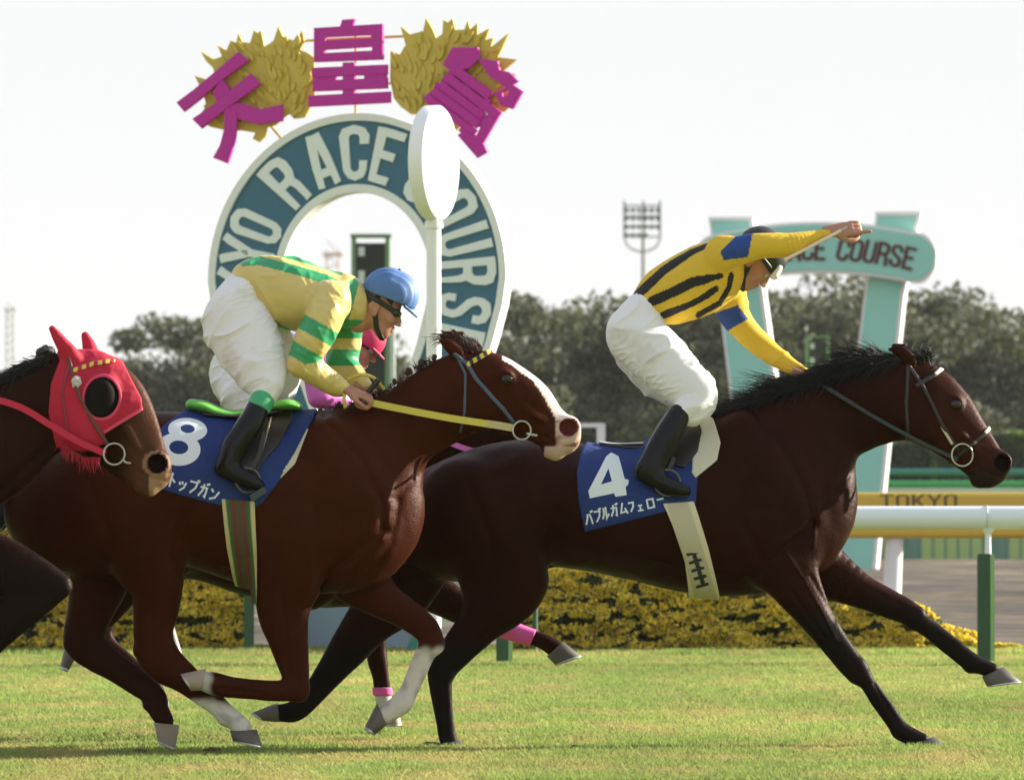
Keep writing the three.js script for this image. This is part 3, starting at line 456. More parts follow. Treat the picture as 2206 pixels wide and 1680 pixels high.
// ------------------------------------------------------------------ teal gate with maroon letters
{
  const z = -75, s = (CAMZ - z) / FOC, TURN = -9 * Math.PI / 180, o = at(2262, 1200, z), cs = Math.cos(TURN), t = thing('teal_gate', 'pale teal gateway with a rounded name board in maroon letters', 'gate', [o.x, 0, z], TURN);
  const P = (dx, dy, w) => V((dx - 1755) * s / cs, at(dx, dy, z).y, w); t.position.x = at(1755, 1200, z).x;
  const slab = (pts, w0, w1) => { const sh = new THREE.Shape(pts.map(p => { const q = P(...p, 0); return new THREE.Vector2(q.x, q.y); })); const g = new THREE.ExtrudeGeometry(sh, { depth: w1 - w0, bevelEnabled: false, curveSegments: 16 }); g.translate(0, 0, w0); return g; };
  const mT = std(.31, .66, .56, .55), mE = std(.78, .79, .76, .5), mM = std(.10, .018, .02, .6);
  const lp = [[1535, 474], [1616, 474], [1706, 1120], [1728, 1290], [1628, 1290], [1612, 1120]], rp = [[1892, 466], [1974, 466], [1938, 640], [1888, 1120], [1872, 1290], [1778, 1290], [1812, 1120], [1866, 640]];
  const inset = (pts, k) => { const cx = pts.reduce((a, p) => a + p[0], 0) / pts.length; return pts; };
  for (const pp of [lp, rp]) { const g = new THREE.Group(); g.name = 'pillar'; t.add(g); part('panel', slab(pp, -.55, 0), mT, g); // white side trim
    const right = pp === lp ? [[1616, 474], [1706, 1120], [1728, 1290]] : [[1974, 466], [1938, 640], [1888, 1120], [1872, 1290]], left = pp === lp ? [[1535, 474], [1612, 1120], [1628, 1290]] : [[1892, 466], [1866, 640], [1812, 1120], [1778, 1290]];
    const strip = (e, w) => slab([...e.map(q => [q[0], q[1]]), ...e.slice().reverse().map(q => [q[0] + w, q[1]])], -.57, .015); part('edge', strip(right, 9), mE, g); part('edge', strip(left, -5), mE, g);
    const tp = pp[0], tq = pp[1]; part('cap', slab([[tp[0] - 6, tp[1]], [tq[0] + 9, tq[1]], [tq[0] + 9, tq[1] - 8], [tp[0] - 6, tp[1] - 8]], -.58, .02), mE, g); }
  const top = [], bot = [], cx = 1762, hw = 250, mid = x => 536 + 34 * Math.pow((x - cx) / hw, 2);
  for (let i = 0; i <= 24; i++) { const x = cx - 205 + 410 * i / 24; top.push([x, mid(x) - 50]); bot.push([x, mid(x) + 47]); }
  const endR = [], endL = []; for (let k = 1; k < 12; k++) { const a = Math.PI * k / 12; endR.push([cx + 205 + 48 * Math.sin(a), mid(cx + 205) - 1 - 49 * Math.cos(a)]); endL.push([cx - 205 - 48 * Math.sin(a), mid(cx - 205) - 1 + 49 * Math.cos(a)]); }
  const outline = [...top, ...endR, ...bot.reverse(), ...endL], grow = outline.map(p => [cx + (p[0] - cx) * 1.018, p[1] + (p[1] > mid(p[0]) ? 7 : -6)]);
  part('board_edge', slab(grow, .02, .30), mE, t); part('board', slab(outline, .06, .325), mT, t);
  const put = (ch, x, y, ang) => { const H = 50, W = 52; part('letter', glyphGeo(ch, .135, .02, (u, v, w) => { const du = (u - .25) * W * 1.05, dv = (v - .5) * H, q = P(x + du * Math.cos(ang) + dv * Math.sin(ang), y + du * Math.sin(ang) - dv * Math.cos(ang), .325 + w); return q; }), mM, t); };
  let i = 0; for (const ch of 'COURSE') { const x = 1822 + i * 28; put(ch, x, mid(x) + 2, .24); i++; } i = 0; for (const ch of 'RACE') { const x = 1692 + i * 27; put(ch, x, mid(x) + 2, .05); i++; } i = 0; for (const ch of 'TOKYO') { const x = 1542 + i * 26; put(ch, x, mid(x) + 2, -.16); i++; }
}
// ------------------------------------------------------------------ towers and boxes
{
  const z = -425, s = (CAMZ - z) / FOC, o = at(1386, 600, z), t = thing('floodlight_mast', 'tall floodlight mast with a rack of lamps', 'mast', [o.x, 0, z]), m = std(.16, .18, .16, .7), ml = std(.05, .09, .075, .6), Y = dy => at(0, dy, z).y;
  part('pole', cyl(.13, .3, Y(505), 0, Y(505) / 2, 0), m, t);
  const fr = []; for (const dx of [-41, 0, 36]) fr.push(box(.16, Y(432) - Y(512), .16, dx * s, (Y(432) + Y(512)) / 2, 0)); for (const dy of [443, 465, 487, 510]) fr.push(box(80 * s, .13, .2, -2 * s, Y(dy), .05)); part('rack', mergeGeometries(fr), m, t);
  seed = 33; for (let r = 0; r < 4; r++) for (let c = 0; c < 6; c++) { if (r == 3 && c > 3) continue; const x = (-36 + c * 13.5) * s, y = Y(452 + r * 18); const g = new THREE.CylinderGeometry(.23, .15, .3, 10); g.rotateX(Math.PI / 2 + .35); g.translate(x, y, .25); part('lamp', g, c > 2 && r < 2 ? ml : m, t); }
  const arc = []; for (let k = 0; k <= 14; k++) { const a = Math.PI * k / 14; arc.push(V(-Math.cos(a) * 38 * s - 2 * s, Y(512) - Math.sin(a) * 30 * s, 0)); } part('hoop', tubeGeo(arc, .09, 28, 6), m, t);
}
{ // dark judge's column with a green frame, seen through the arch, and its smaller twin
  const build = (dx, hw, dy, z, label) => { const s = (CAMZ - z) / FOC, o = at(dx, 800, z), h = at(0, dy, z).y, w = hw * s, t = thing('camera_column', label, 'column', [o.x, 0, z], 0, 'green camera columns'), mg = std(.16, .3, .12, .6), md = std(.022, .028, .02, .7), ml2 = std(.62, .72, .6, .6);
    part('panel', box(w * 1.6, h - .1, w * 1.2, 0, (h - .1) / 2, 0), md, t); part('frame', mergeGeometries([box(w * .24, h, w * 1.4, -w * .93, h / 2, 0), box(w * .24, h, w * 1.4, w * .9, h / 2, 0), box(w * 2.2, w * .16, w * 1.5, 0, h + .04, 0)]), mg, t); part('side_strip', box(w * .26, h * .9, w * 1.3, w * 1.16, h * .45, 0), ml2, t);
    for (let k = 0; k < 3; k++) part('sign_plate', box(w * .34, w * .5 + (k > 0 ? w * .35 : 0), .02, -w * .5, h - w * (.75 + k * 1.45), w * .62), ml2, t); };
  build(799, 40, 513, -75, 'dark column in a green frame seen through the arch'); build(1762, 24, 728, -150, 'small dark column in a green frame between the gate pillars');
}
{ const mF = std(.52, .5, .5, .8), mR = std(.55, .4, .4, .8);
  const lattice = (dx, w, y0, z, m, label) => { const s = (CAMZ - z) / FOC, o = at(dx, 800, z), h = at(0, y0, z).y, t = thing('lattice_tower', label, 'tower', [o.x, 0, z], 0, 'far lattice towers'), q = w * s / 2, L = [];
    for (const [a, b] of [[-1, -1], [1, -1], [-1, 1], [1, 1]]) L.push(tubeGeo([V(a * q * 2, 0, b * q * 2), V(a * q * 1.3, h * .5, b * q * 1.3), V(a * q, h, b * q)], .18, 6, 5)); part('legs', mergeGeometries(L), m, t);
    const Bm = []; for (let y = h * .1; y < h; y += q * 2.2) { const r = q * (2 - y / h); Bm.push(box(2 * r, .22, .22, 0, y, r), box(.22, .22, 2 * r, r, y, 0)); const d = box(.16, q * 3, .16, 0, 0, 0); d.rotateZ(.8); d.translate(0, y + q, r); Bm.push(d); } part('bracing', mergeGeometries(Bm), m, t); part('platform', box(w * s * 1.7, w * s * .22, w * s * 1.7, 0, h * .985, 0), m, t); };
  lattice(717, 26, 540, -900, mR, 'far faint reddish lattice tower seen inside the arch'); lattice(22, 16, 660, -900, mF, 'far faint grey lattice tower at the left edge');
  const z = -60, s = 85 / FOC, o = at(1278, 960, z), t = thing('white_goal_frame', 'small white tubular frame between the two racehorses', 'frame', [o.x, 0, z]), y1 = at(0, 914, z).y; part('post', box(18 * s, y1, .1, 17 * s, y1 / 2, 0), mWhite, t); part('post', box(10 * s, y1, .1, -50 * s, y1 / 2, 0), mWhite, t); part('crossbar', box(86 * s, 9 * s, .11, -18 * s, y1 - 2 * s, 0), mWhite, t);
  const zb = -12.75, ob = at(345, 1442, zb), tb = thing('white_board', 'narrow white flared board behind the hind legs at left', 'board', [ob.x, 0, zb]), L2 = (x, y) => { const q = at(x, y, zb); return new THREE.Vector2(q.x - ob.x, Math.max(.02, q.y)); }; const g = new THREE.ExtrudeGeometry(new THREE.Shape([L2(283, 1253), L2(352, 1253), L2(371, 1346), L2(398, 1438), L2(302, 1438), L2(292, 1346)]), { depth: .05, bevelEnabled: true, bevelSize: .004, bevelThickness: .004, bevelSegments: 1 }); part('panel', g, mWhite, tb); part('foot', box(.34, .03, .16, 0, .016, .02), mWhite, tb);
  // teal trestle beside the arch base
  const zt = -16.4, ot = at(955, 1412, zt), tt = thing('teal_trestle', 'small teal trestle stand beside the arch base', 'trestle', [ot.x, 0, zt]), st = (CAMZ - zt) / FOC; part('board', box(100 * st, .055, .3, 0, 108 * st, 0), mTeal, tt); part('box', box(60 * st, 34 * st, .2, -4 * st, 88 * st, 0), std(.5, .56, .48, .7), tt); for (const sx of [-1, 1]) { const lg = box(.06, 116 * st, .06, 0, 0, 0); lg.rotateZ(sx * .5); lg.translate(sx * 52 * st, 50 * st, 0); part('leg', lg, sx < 0 ? mTealDark : std(.4, .46, .4, .7), tt); }
}
// ------------------------------------------------------------------ racehorses
const coatBump = noiseTex((u, v) => { const a = .5 + .3 * N3(u * 30, v * 110, 2) + .25 * N3(u * 70, v * 220, 5) + .2 * N3(u * 12, v * 16, 8); return [a, a, a]; }, 512, 512, false); coatBump.repeat.set(2.5, 2.5);
const mCoat = new THREE.MeshPhysicalMaterial({ bumpMap: coatBump, bumpScale: .0022, vertexColors: true, roughness: .42, specularIntensity: .13, specularColor: new THREE.Color(1, .75, .62) });
const mHair = std(.010, .008, .008, .55, { side: THREE.DoubleSide }), mHairBrown = std(.07, .022, .011, .5, { side: THREE.DoubleSide });
const mHoof = new THREE.MeshStandardMaterial({ color: new THREE.Color(.10, .085, .07), roughness: .5 }), mHoofPale = std(.34, .27, .21, .55), mShoe = std(.42, .42, .4, .4, { metalness: .6 });
const mEye = std(.012, .008, .006, .06);
const lerpC = (a, b, t) => { t = Math.max(0, Math.min(1, t)); return [a[0] + (b[0] - a[0]) * t, a[1] + (b[1] - a[1]) * t, a[2] + (b[2] - a[2]) * t]; };
const sstep = (a, b, x) => { const t = Math.max(0, Math.min(1, (x - a) / (b - a))); return t * t * (3 - 2 * t); };
function hoofGeo(cf, cb, toe, heel, w, z, slice) { // coronet front/back, toe and heel in side measure; half width in metres
  const [A, B, T, H] = [cf, cb, toe, heel].map(p => at(p[0], p[1], z)), pos = [], idx = [], n = 20, f0 = slice ? .9 : 0, rings = [[A.clone().lerp(T, f0), B.clone().lerp(H, f0), w * (slice ? 1.02 : .74)], [A.clone().lerp(T, slice ? .95 : .5), B.clone().lerp(H, slice ? .95 : .5), w * (slice ? 1.04 : .9)], [T, H, w * (slice ? 1.05 : 1)], [T.clone().lerp(H, .1), H.clone().lerp(T, .1), w * .82]];
  for (const [f, b, ww] of rings) { const c = f.clone().add(b).multiplyScalar(.5), h = f.clone().sub(b).multiplyScalar(.5); for (let i = 0; i < n; i++) { const a = i / n * 2 * Math.PI; pos.push(c.x + h.x * Math.cos(a), c.y + h.y * Math.cos(a), z + ww * Math.sin(a)); } }
  for (let r = 0; r < rings.length - 1; r++) for (let i = 0; i < n; i++) { const a = r * n + i, b = r * n + (i + 1) % n; idx.push(a, b, a + n, b, b + n, a + n); }
  const cT = pos.length / 3; const c0 = A.clone().add(B).multiplyScalar(.5), c1 = T.clone().add(H).multiplyScalar(.5); pos.push(c0.x, c0.y, z, c1.x, c1.y, z);
  for (let i = 0; i < n; i++) { idx.push(cT, (i + 1) % n, i); const k = (rings.length - 1) * n; idx.push(cT + 1, k + i, k + (i + 1) % n); }
  const g = new THREE.BufferGeometry(); g.setAttribute('position', new THREE.Float32BufferAttribute(pos, 3)); g.setIndex(idx); g.computeVertexNormals(); return g;
}
function strands(n, root, flow, len, r0 = .0035) { // tapered curved hairs: root(i) point, flow(i,p) direction, length
  const P = [], I = []; const S = 5;
  for (let i = 0; i < n; i++) { const p = root(i), d = flow(i, p), L = len(i), c = V(rr(-1, 1), rr(-1, 1), rr(-1, 1)).multiplyScalar(.35), s1 = V(-d.y, d.x, rr(-.5, .5)).normalize(), s2 = V().crossVectors(d, s1).normalize(), b0 = P.length / 3;
    for (let k = 0; k <= S; k++) { const t = k / S, q = p.clone().addScaledVector(d, L * t).addScaledVector(c, L * t * t).addScaledVector(V(0, -1, 0), L * t * t * .25), r = r0 * (1 - t * .85); for (const a of [0, 2.09, 4.19]) { const v = q.clone().addScaledVector(s1, Math.cos(a) * r).addScaledVector(s2, Math.sin(a) * r); P.push(v.x, v.y, v.z); } }
    for (let k = 0; k < S; k++) for (let a = 0; a < 3; a++) { const u = b0 + k * 3 + a, w = b0 + k * 3 + (a + 1) % 3; I.push(u, w, u + 3, w, w + 3, u + 3); } }
  const g = new THREE.BufferGeometry(); g.setAttribute('position', new THREE.Float32BufferAttribute(P, 3)); g.setIndex(I); g.computeVertexNormals(); return g;
}
const along = (pts, t) => { const n = pts.length - 1, i = Math.min(n - 1, Math.floor(t * n)), f = t * n - i; return [pts[i][0] + (pts[i + 1][0] - pts[i][0]) * f, pts[i][1] + (pts[i + 1][1] - pts[i][1]) * f]; };
const shift = (L, dx, dy, dz = 0) => L.map(s => s.length >= 6 ? [s[0] + dx, s[1] + dy, s[2] + dx, s[3] + dy, s[4], s[5] + dz] : [s[0] + dx, s[1] + dy, s[2], s[3] + dz, ...s.slice(4)]);
const horses = {};
function makeHorse(o) {
  const z0 = o.z, ch = [], add = (st, k = .03, id = 0, cut = false) => ch.push({ s: stations(st, z0), k, id, cut });
  add(o.torso, .02); add(o.neck, .09); add(o.head, .05, 2);
  for (const b of o.bulk ?? []) { add(b, .07); add(b.map(s => s.length >= 6 ? [s[0], s[1], s[2], s[3], s[4], -s[5]] : [s[0], s[1], s[2], -s[3], ...s.slice(4)]), .07); }
  o.legs.forEach((l, i) => { add(l.st, .05, 10 + i); if (l.st2) add(l.st2, .02, 10 + i); for (const q of l.bumps ?? []) add([q], .018, 10 + i); });
  for (const e of o.ears ?? []) add(e, .012, 3);
  // nostril rims, cheek, lips
  for (const s of [-1, 1]) { for (const b of o.face ?? []) add([[b[0], b[1], b[2], s * b[3], b[4]], ...(b[5] ? [[b[5], b[6], b[7], s * b[8], b[9]]] : [])], b[10] ?? .03, 2); for (const c of o.cuts ?? []) add([[c[0], c[1], c[2], s * c[3], c[4]], ...(c[5] ? [[c[5], c[6], c[7], s * c[8], c[9]]] : [])], c[10] ?? .008, c[11] ?? 9, true); }
  for (const c of o.grooves ?? []) for (const s of [-1, 1]) add(c.map(q => [q[0], q[1], q[2], s * q[3], q[4]]), .05, 0, true);
  const F = Field.around(ch, o.cell ?? .009).all(ch), zc = z0;
  const s0 = FOC / (CAMZ - z0);
  F.map((d, x, y, z) => { if (Math.abs(d) > .04) return d; let e = .004 * N3(x * 5, y * 5, z * 9) + .002 * N3(x * 14, y * 14, z * 14); const [dx, dy] = toD(x, y, z0), zr = z - z0;
    for (const [P, w, dep, only] of o.creases ?? []) { if (only && Math.sign(zr) !== only) continue; const q = lineDist(P, dx, dy) / w; if (q < 2.5) e += dep * Math.exp(-q * q) * sstep(0, .06, Math.abs(zr) + (only ? .06 : 0)); }
    if (o.split) { const [x0, y0, x1, y1] = o.split; if (dx > x0 && dx < x1 && dy > y0 && dy < y1) e += .008 * Math.exp(-zr * zr / .0003) * sstep(x0, x0 + 25, dx); }
    return d + e; });
  const geo = F.mesh((x, y, z, id) => { const [dx, dy] = toD(x, y, zc); return o.color(dx, dy, z - zc, id, x, y); });
  const t = thing('racehorse', o.label, 'horse');
  const body = part('body', geo, mCoat, t);
  o.hooves.forEach(h => { const g = hoofGeo(h[0], h[1], h[2], h[3], h[4] * .9, z0 + h[5]); const hm = part('hoof', g, h[6] ? mHoofPale : mHoof, t); part('shoe', hoofGeo(h[0], h[1], h[2], h[3], h[4] * .9, z0 + h[5], true), mShoe, hm); });
  if (o.eye) for (const s of [-1, 1]) { const c = at(o.eye[0], o.eye[1], z0 + s * o.eye[2]); const g = new THREE.SphereGeometry(.023, 18, 14); g.scale(1.15, .9, .62); g.translate(c.x, c.y, c.z); part('eye', g, mEye, t); }
  if (o.extra) o.extra(t, z0);
  const foot = at(o.base[0], o.base[1], z0); rebase(t, foot.x, 0, z0);
  horses[o.key] = { t, ch, z0 }; return t;
}
// a covering that hugs a horse: its solid grown by off and cut to a side-view region
function cover(key, off, region, cell, ids, b, mat, name, parent, colorFn, uvFn, sideCut) {
  const h = horses[key], z0 = h.z0, A = at(b[0], b[3], z0), B = at(b[2], b[1], z0), F = new Field([A.x, A.y, z0 - .42, B.x, B.y, z0 + .42], cell);
  for (const c of h.ch) F.chain(c.s, c.k, c.id, c.cut, .05);
  const s = FOC / (CAMZ - z0);
  F.clip((d, x, y, z) => { const [dx, dy] = toD(x, y, z0); let r = region(dx, dy, z - z0) / s; let q = Math.max(d - (typeof off === 'function' ? off(x, y, z) : off), r); return q; });
  return part(name, F.mesh(colorFn && ((x, y, z, id, nx, ny, nz) => { const [dx, dy] = toD(x, y, z0); return colorFn(dx, dy, z - z0, nx, ny, nz); }), (x, y, z) => { const [dx, dy] = toD(x, y, z0); return uvFn ? uvFn(dx, dy) : [x, y]; }), mat, parent);
}
const BLACK = [.008, .007, .0065];
// ---- leading horse, number 4
makeHorse({
  key: 'four', z: 0, base: [960, 1614], split: [1735, 1040, 1900, 1200],
  creases: [[[[1945, 925], [1870, 982], [1805, 1045], [1768, 1090]], 9, .006], [[[1620, 885], [1690, 980], [1738, 1080], [1745, 1130]], 10, .012], [[[1745, 1130], [1700, 1165], [1655, 1205], [1640, 1245]], 9, .016], [[[1600, 1000], [1590, 1120], [1640, 1210]], 13, .008], [[[1200, 1105], [1165, 1170], [1182, 1226]], 13, .013], [[[1010, 1040], [1060, 1170], [1045, 1280]], 13, .008], [[[1130, 980], [1075, 1005]], 14, -.008], [[[1700, 1020], [1640, 1090]], 16, .006], [[[1742, 1240], [1795, 1335]], 5, .006, 1], [[[1700, 1270], [1770, 1370]], 5, .005, 1], [[[1878, 1470], [1925, 1550]], 3.5, .005, 1], [[[1120, 1270], [1040, 1370]], 6, .006, 1], [[[958, 1470], [962, 1585]], 4, .005, 1], [[[2004, 905], [2016, 940], [1990, 962], [1960, 955]], 6, .005], [[[2040, 900], [2085, 945]], 5, -.003], [[[2160, 1026], [2138, 1024], [2100, 1004]], 4, .009], [[[1350, 1000], [1340, 1200]], 10, .003], [[[1310, 1000], [1300, 1200]], 10, .003], [[[1690, 1190], [1730, 1250], [1775, 1330], [1800, 1380]], 3, -.004, 1], [[[2060, 930], [2090, 950], [2125, 965]], 3, -.003], [[[1560, 1235], [1480, 1225], [1400, 1205]], 3.5, -.004], [[[1735, 1060], [1752, 1120], [1750, 1180]], 3, -.004]], label: 'leading dark bay racehorse in number 4 cloth, both forelegs stretched forward',
  torso: [[905, 1060, 915, 1200, .15, 0], [960, 1000, 975, 1250, .24, 0], [1080, 953, 1090, 1246, .275, 0], [1180, 948, 1190, 1222, .285, 0], [1290, 962, 1290, 1233, .3, 0], [1400, 962, 1395, 1254, .3, 0], [1490, 925, 1490, 1276, .285, 0], [1570, 888, 1570, 1284, .255, 0], [1645, 880, 1645, 1272, .225, 0], [1690, 930, 1690, 1236, .2, 0], [1702, 1030, 1706, 1192, .17, 0]],
  neck: [[1620, 885, 1732, 1085, .165, 0], [1683, 838, 1794, 1032, .125, 0], [1752, 818, 1830, 994, .1, 0], [1825, 790, 1890, 962, .085, 0], [1890, 770, 1943, 946, .078, 0], [1930, 775, 1965, 925, .072, 0]],
  head: [[1972, 778, 1950, 905, .07, 0], [2020, 792, 1962, 948, .082, 0], [2070, 840, 1998, 966, .078, 0], [2106, 892, 2036, 990, .062, 0], [2128, 926, 2063, 1009, .053, 0], [2152, 962, 2090, 1027, .05, 0], [2164, 985, 2110, 1035, .05, 0]],
  face: [[1985, 915, 40, .05, .045], [2158, 996, 24, .03, .028], [2130, 1030, 17, .012, .03, 2108, 1034, 14, .01, .03], [2058, 868, 16, .065, .022], [2075, 940, 7, .06, .012, 2110, 975, 6, .048, .01, .02]],
  cuts: [[2161, 998, 18, .058, .032], [2062, 873, 11, .088, .012, 0, 0, 0, 0, 0, .02, 8]],
  bulk: [[[1600, 950, 60, .14, .1], [1665, 1060, 75, .17, .09], [1705, 1130, 56, .13, .09]], [[1716, 1070, 43, .1, .09], [1734, 1148, 46, .075, .085], [1725, 1188, 30, .07, .07]], [[1640, 1150, 70, .18, .08], [1660, 1210, 55, .15, .08]], [[1000, 1080, 90, .16, .11], [1090, 1170, 85, .18, .1]], [[1270, 1090, 90, .2, .11], [1400, 1110, 95, .2, .11]]],
  ears: [[[1960, 775, 15, .05, .02], [1940, 757, 13, .062, .014], [1915, 752, 5, .065, .006]], [[1958, 772, 15, -.05, .02], [1945, 752, 12, -.062, .014], [1925, 744, 5, -.066, .006]]],
  legs: [
    { st: [[1735, 1110, 1640, 1215, .085, .12], [1752, 1200, 1655, 1272, .07, .125], [1779, 1283, 1703, 1322, .058, .12], [1813, 1350, 1748, 1370, .05, .115], [1845, 1408, 1787, 1412, .042, .11], [1875, 1443, 1822, 1453, .043, .11], [1888, 1470, 1850, 1472, .034, .11], [1918, 1515, 1880, 1512, .026, .11], [1943, 1548, 1906, 1552, .028, .11], [1962, 1567, 1926, 1584, .034, .11], [1985, 1580, 1952, 1597, .03, .11], [2002, 1588, 1972, 1600, .03, .11]], bumps: [[1850, 1433, 15, .11, .036], [1842, 1458, 12, .11, .03], [1937, 1577, 14, .11, .03]] },
    { st: [[1790, 1160, 1710, 1270, .08, -.12], [1866, 1234, 1820, 1300, .06, -.12], [1932, 1274, 1897, 1326, .048, -.12], [1973, 1297, 1943, 1342, .043, -.12], [2000, 1324, 1968, 1357, .042, -.12], [2022, 1343, 1990, 1370, .034, -.12], [2052, 1367, 2022, 1396, .026, -.12], [2085, 1393, 2055, 1424, .027, -.12], [2105, 1408, 2082, 1443, .034, -.12], [2135, 1425, 2110, 1450, .03, -.12], [2152, 1434, 2122, 1455, .03, -.12]], bumps: [[1980, 1320, 13, -.12, .036], [1966, 1346, 12, -.12, .03], [2090, 1437, 13, -.12, .03]] },
    { st: [[1150, 1080, 950, 1150, .13, .13], [1180, 1190, 990, 1260, .115, .13], [1150, 1262, 1000, 1300, .09, .13], [1085, 1345, 987, 1335, .068, .12], [1025, 1402, 950, 1392, .05, .12], [980, 1446, 922, 1450, .044, .12], [974, 1480, 926, 1490, .035, .12], [976, 1535, 936, 1542, .027, .12], [981, 1575, 942, 1584, .03, .12], [986, 1592, 948, 1602, .033, .12]], bumps: [[934, 1440, 12, .12, .022], [962, 1452, 17, .12, .04]] },
    { st: [[1010, 1110, 890, 1180, .12, -.13], [960, 1230, 815, 1235, .105, -.13], [915, 1300, 782, 1272, .085, -.13], [852, 1352, 748, 1318, .062, -.13], [780, 1417, 702, 1400, .05, -.13], [722, 1478, 670, 1455, .038, -.13], [688, 1516, 644, 1492, .03, -.13], [655, 1545, 616, 1517, .034, -.13], [620, 1553, 600, 1518, .03, -.13], [598, 1552, 588, 1518, .03, -.13]] }],
  hooves: [[[2012, 1586], [1970, 1604], [2053, 1614], [1975, 1617], .052, .11], [[2163, 1436], [2116, 1458], [2203, 1470], [2128, 1480], .052, -.12], [[992, 1594], [946, 1602], [1010, 1615], [946, 1615], .05, .12], [[598, 1513], [602, 1556], [538, 1537], [566, 1553], .05, -.13]],
  eye: [2060, 871, .076],
  color: (dx, dy, z, id, x, y) => {
    if (id === 9) return [.006, .003, .003]; if (id === 8) return [.012, .006, .005];  // shade inside the nostril hollow is painted into its colour
    let c = [.021, .0057, .0031]; const n = N3(x * 3, y * 3, z * 3); { const h = N3(x * 45, y * 90, z * 45), w2 = N3(x * 11, y * 14, z * 11); c = c.map(v => v * (1 + .25 * n + .16 * h + .14 * w2)); }
    if (id >= 10) { const low = dx > 1500 ? sstep(1270, 1360, dy - (dx > 1850 && z < 0 ? -20 : 0)) : sstep(1330, 1420, dy); c = lerpC(c, BLACK, low * .92); }
    if (id === 2 || id === 3) { const m = sstep(985, 1030, dy); c = lerpC(c, [.02, .012, .01], m); c = lerpC(c, [.045, .015, .009], sstep(1990, 2030, dx) * .6 * (1 - m)); }
    return c;
  },
  extra: (t, z0) => { seed = 41;
    const crest = [[1552, 885], [1614, 865], [1665, 842], [1740, 818], [1790, 796], [1845, 774], [1900, 766], [1945, 768]];
    const g1 = strands(2400, i => { const q = along(crest, rnd()), p = at(q[0] + rr(-6, 6), q[1] + rr(-2, 8), z0 + rr(-.035, .035)); return p; }, () => V(rr(-1.6, -.8), rr(.05, .5), rr(-.2, .3)).normalize(), () => rr(.05, .19) * rr(.6, 1), .0021);
    const g2 = strands(2000, i => { const q = along(crest, rnd()); return at(q[0], q[1] + rr(0, 14), z0 + rr(.02, .075)); }, () => V(rr(-1.2, -.5), rr(-.6, .2), rr(.1, .35)).normalize(), () => rr(.05, .15), .0026);
    const g3 = strands(260, () => at(rr(1830, 1905), rr(758, 790), z0 + rr(-.04, .05)), () => V(rr(-1, -.5), rr(.25, .7), rr(-.2, .3)).normalize(), () => rr(.08, .17), .0024), g4 = strands(160, () => at(rr(1665, 1730), rr(818, 850), z0 + rr(-.03, .05)), () => V(rr(-1, -.7), rr(.1, .4), rr(-.2, .3)).normalize(), () => rr(.1, .2), .0024);
    part('mane', mergeGeometries([g1, g2, g3, g4]), mHair, t);
    part('forelock', strands(220, () => at(rr(1945, 2010), rr(748, 790), z0 + rr(-.03, .04)).add(V(0, -.02, 0)), () => V(rr(-.9, .3), rr(.1, .5), rr(-.3, .3)).normalize(), () => rr(.04, .1), .004), mHair, t);
    part('tail', strands(500, () => at(rr(905, 935), rr(1040, 1085), z0 + rr(-.03, .03)), () => V(-1, rr(-.35, .05), rr(-.15, .15)).normalize(), () => rr(.35, .6), .005), mHair, t); }
});
// ---- number 8 horse
const T8 = [[92, 1018, 110, 1190, .16, 0], [150, 945, 165, 1235, .24, 0], [260, 893, 270, 1246, .28, 0], [350, 886, 360, 1218, .28, 0], [450, 893, 440, 1226, .29, 0], [540, 900, 540, 1256, .28, 0], [630, 893, 630, 1276, .26, 0], [700, 890, 708, 1278, .235, 0], [745, 935, 752, 1266, .21, 0], [766, 1035, 776, 1205, .175, 0]];
const N8 = [[705, 905, 795, 1110, .165, 0], [755, 878, 868, 1048, .13, 0], [815, 856, 914, 998, .105, 0], [872, 818, 962, 966, .09, 0], [925, 785, 1000, 942, .082, 0], [962, 774, 1010, 915, .075, 0]];
const H8 = [[1000, 760, 1000, 905, .075, 0], [1054, 757, 1018, 924, .086, 0], [1096, 777, 1060, 928, .082, 0], [1149, 815, 1110, 940, .068, 0], [1193, 865, 1145, 952, .056, 0], [1222, 893, 1172, 968, .052, 0], [1232, 908, 1192, 975, .052, 0]];
const F8 = [[1030, 890, 42, .05, .045], [1228, 920, 24, .03, .028], [1195, 974, 16, .012, .03, 1183, 972, 13, .01, .03], [1088, 815, 17, .068, .022], [1128, 880, 7, .062, .012, 1170, 905, 6, .05, .01, .02]];
const C8 = [[1224, 921, 19, .06, .034], [1094, 818, 11, .092, .012, 0, 0, 0, 0, 0, .02, 8]];
const B8 = [[[700, 960, 60, .14, .1], [750, 1060, 75, .17, .09], [785, 1140, 56, .13, .09]], [[800, 1070, 40, .1, .09], [806, 1155, 44, .075, .085], [785, 1210, 34, .07, .07]], [[640, 1160, 75, .18, .08], [640, 1225, 60, .15, .08]], [[210, 1050, 95, .16, .11], [310, 1150, 88, .18, .1]], [[420, 1070, 80, .19, .1], [520, 1090, 82, .19, .1]]];
const G8 = [[[790, 1000, 7, .2, .02], [812, 1070, 8, .21, .02], [765, 1160, 8, .26, .02], [735, 1225, 9, .24, .02]], [[690, 1120, 6, .29, .02], [660, 1200, 7, .29, .02]], [[375, 1110, 8, .32, .025], [372, 1190, 9, .31, .025]]];
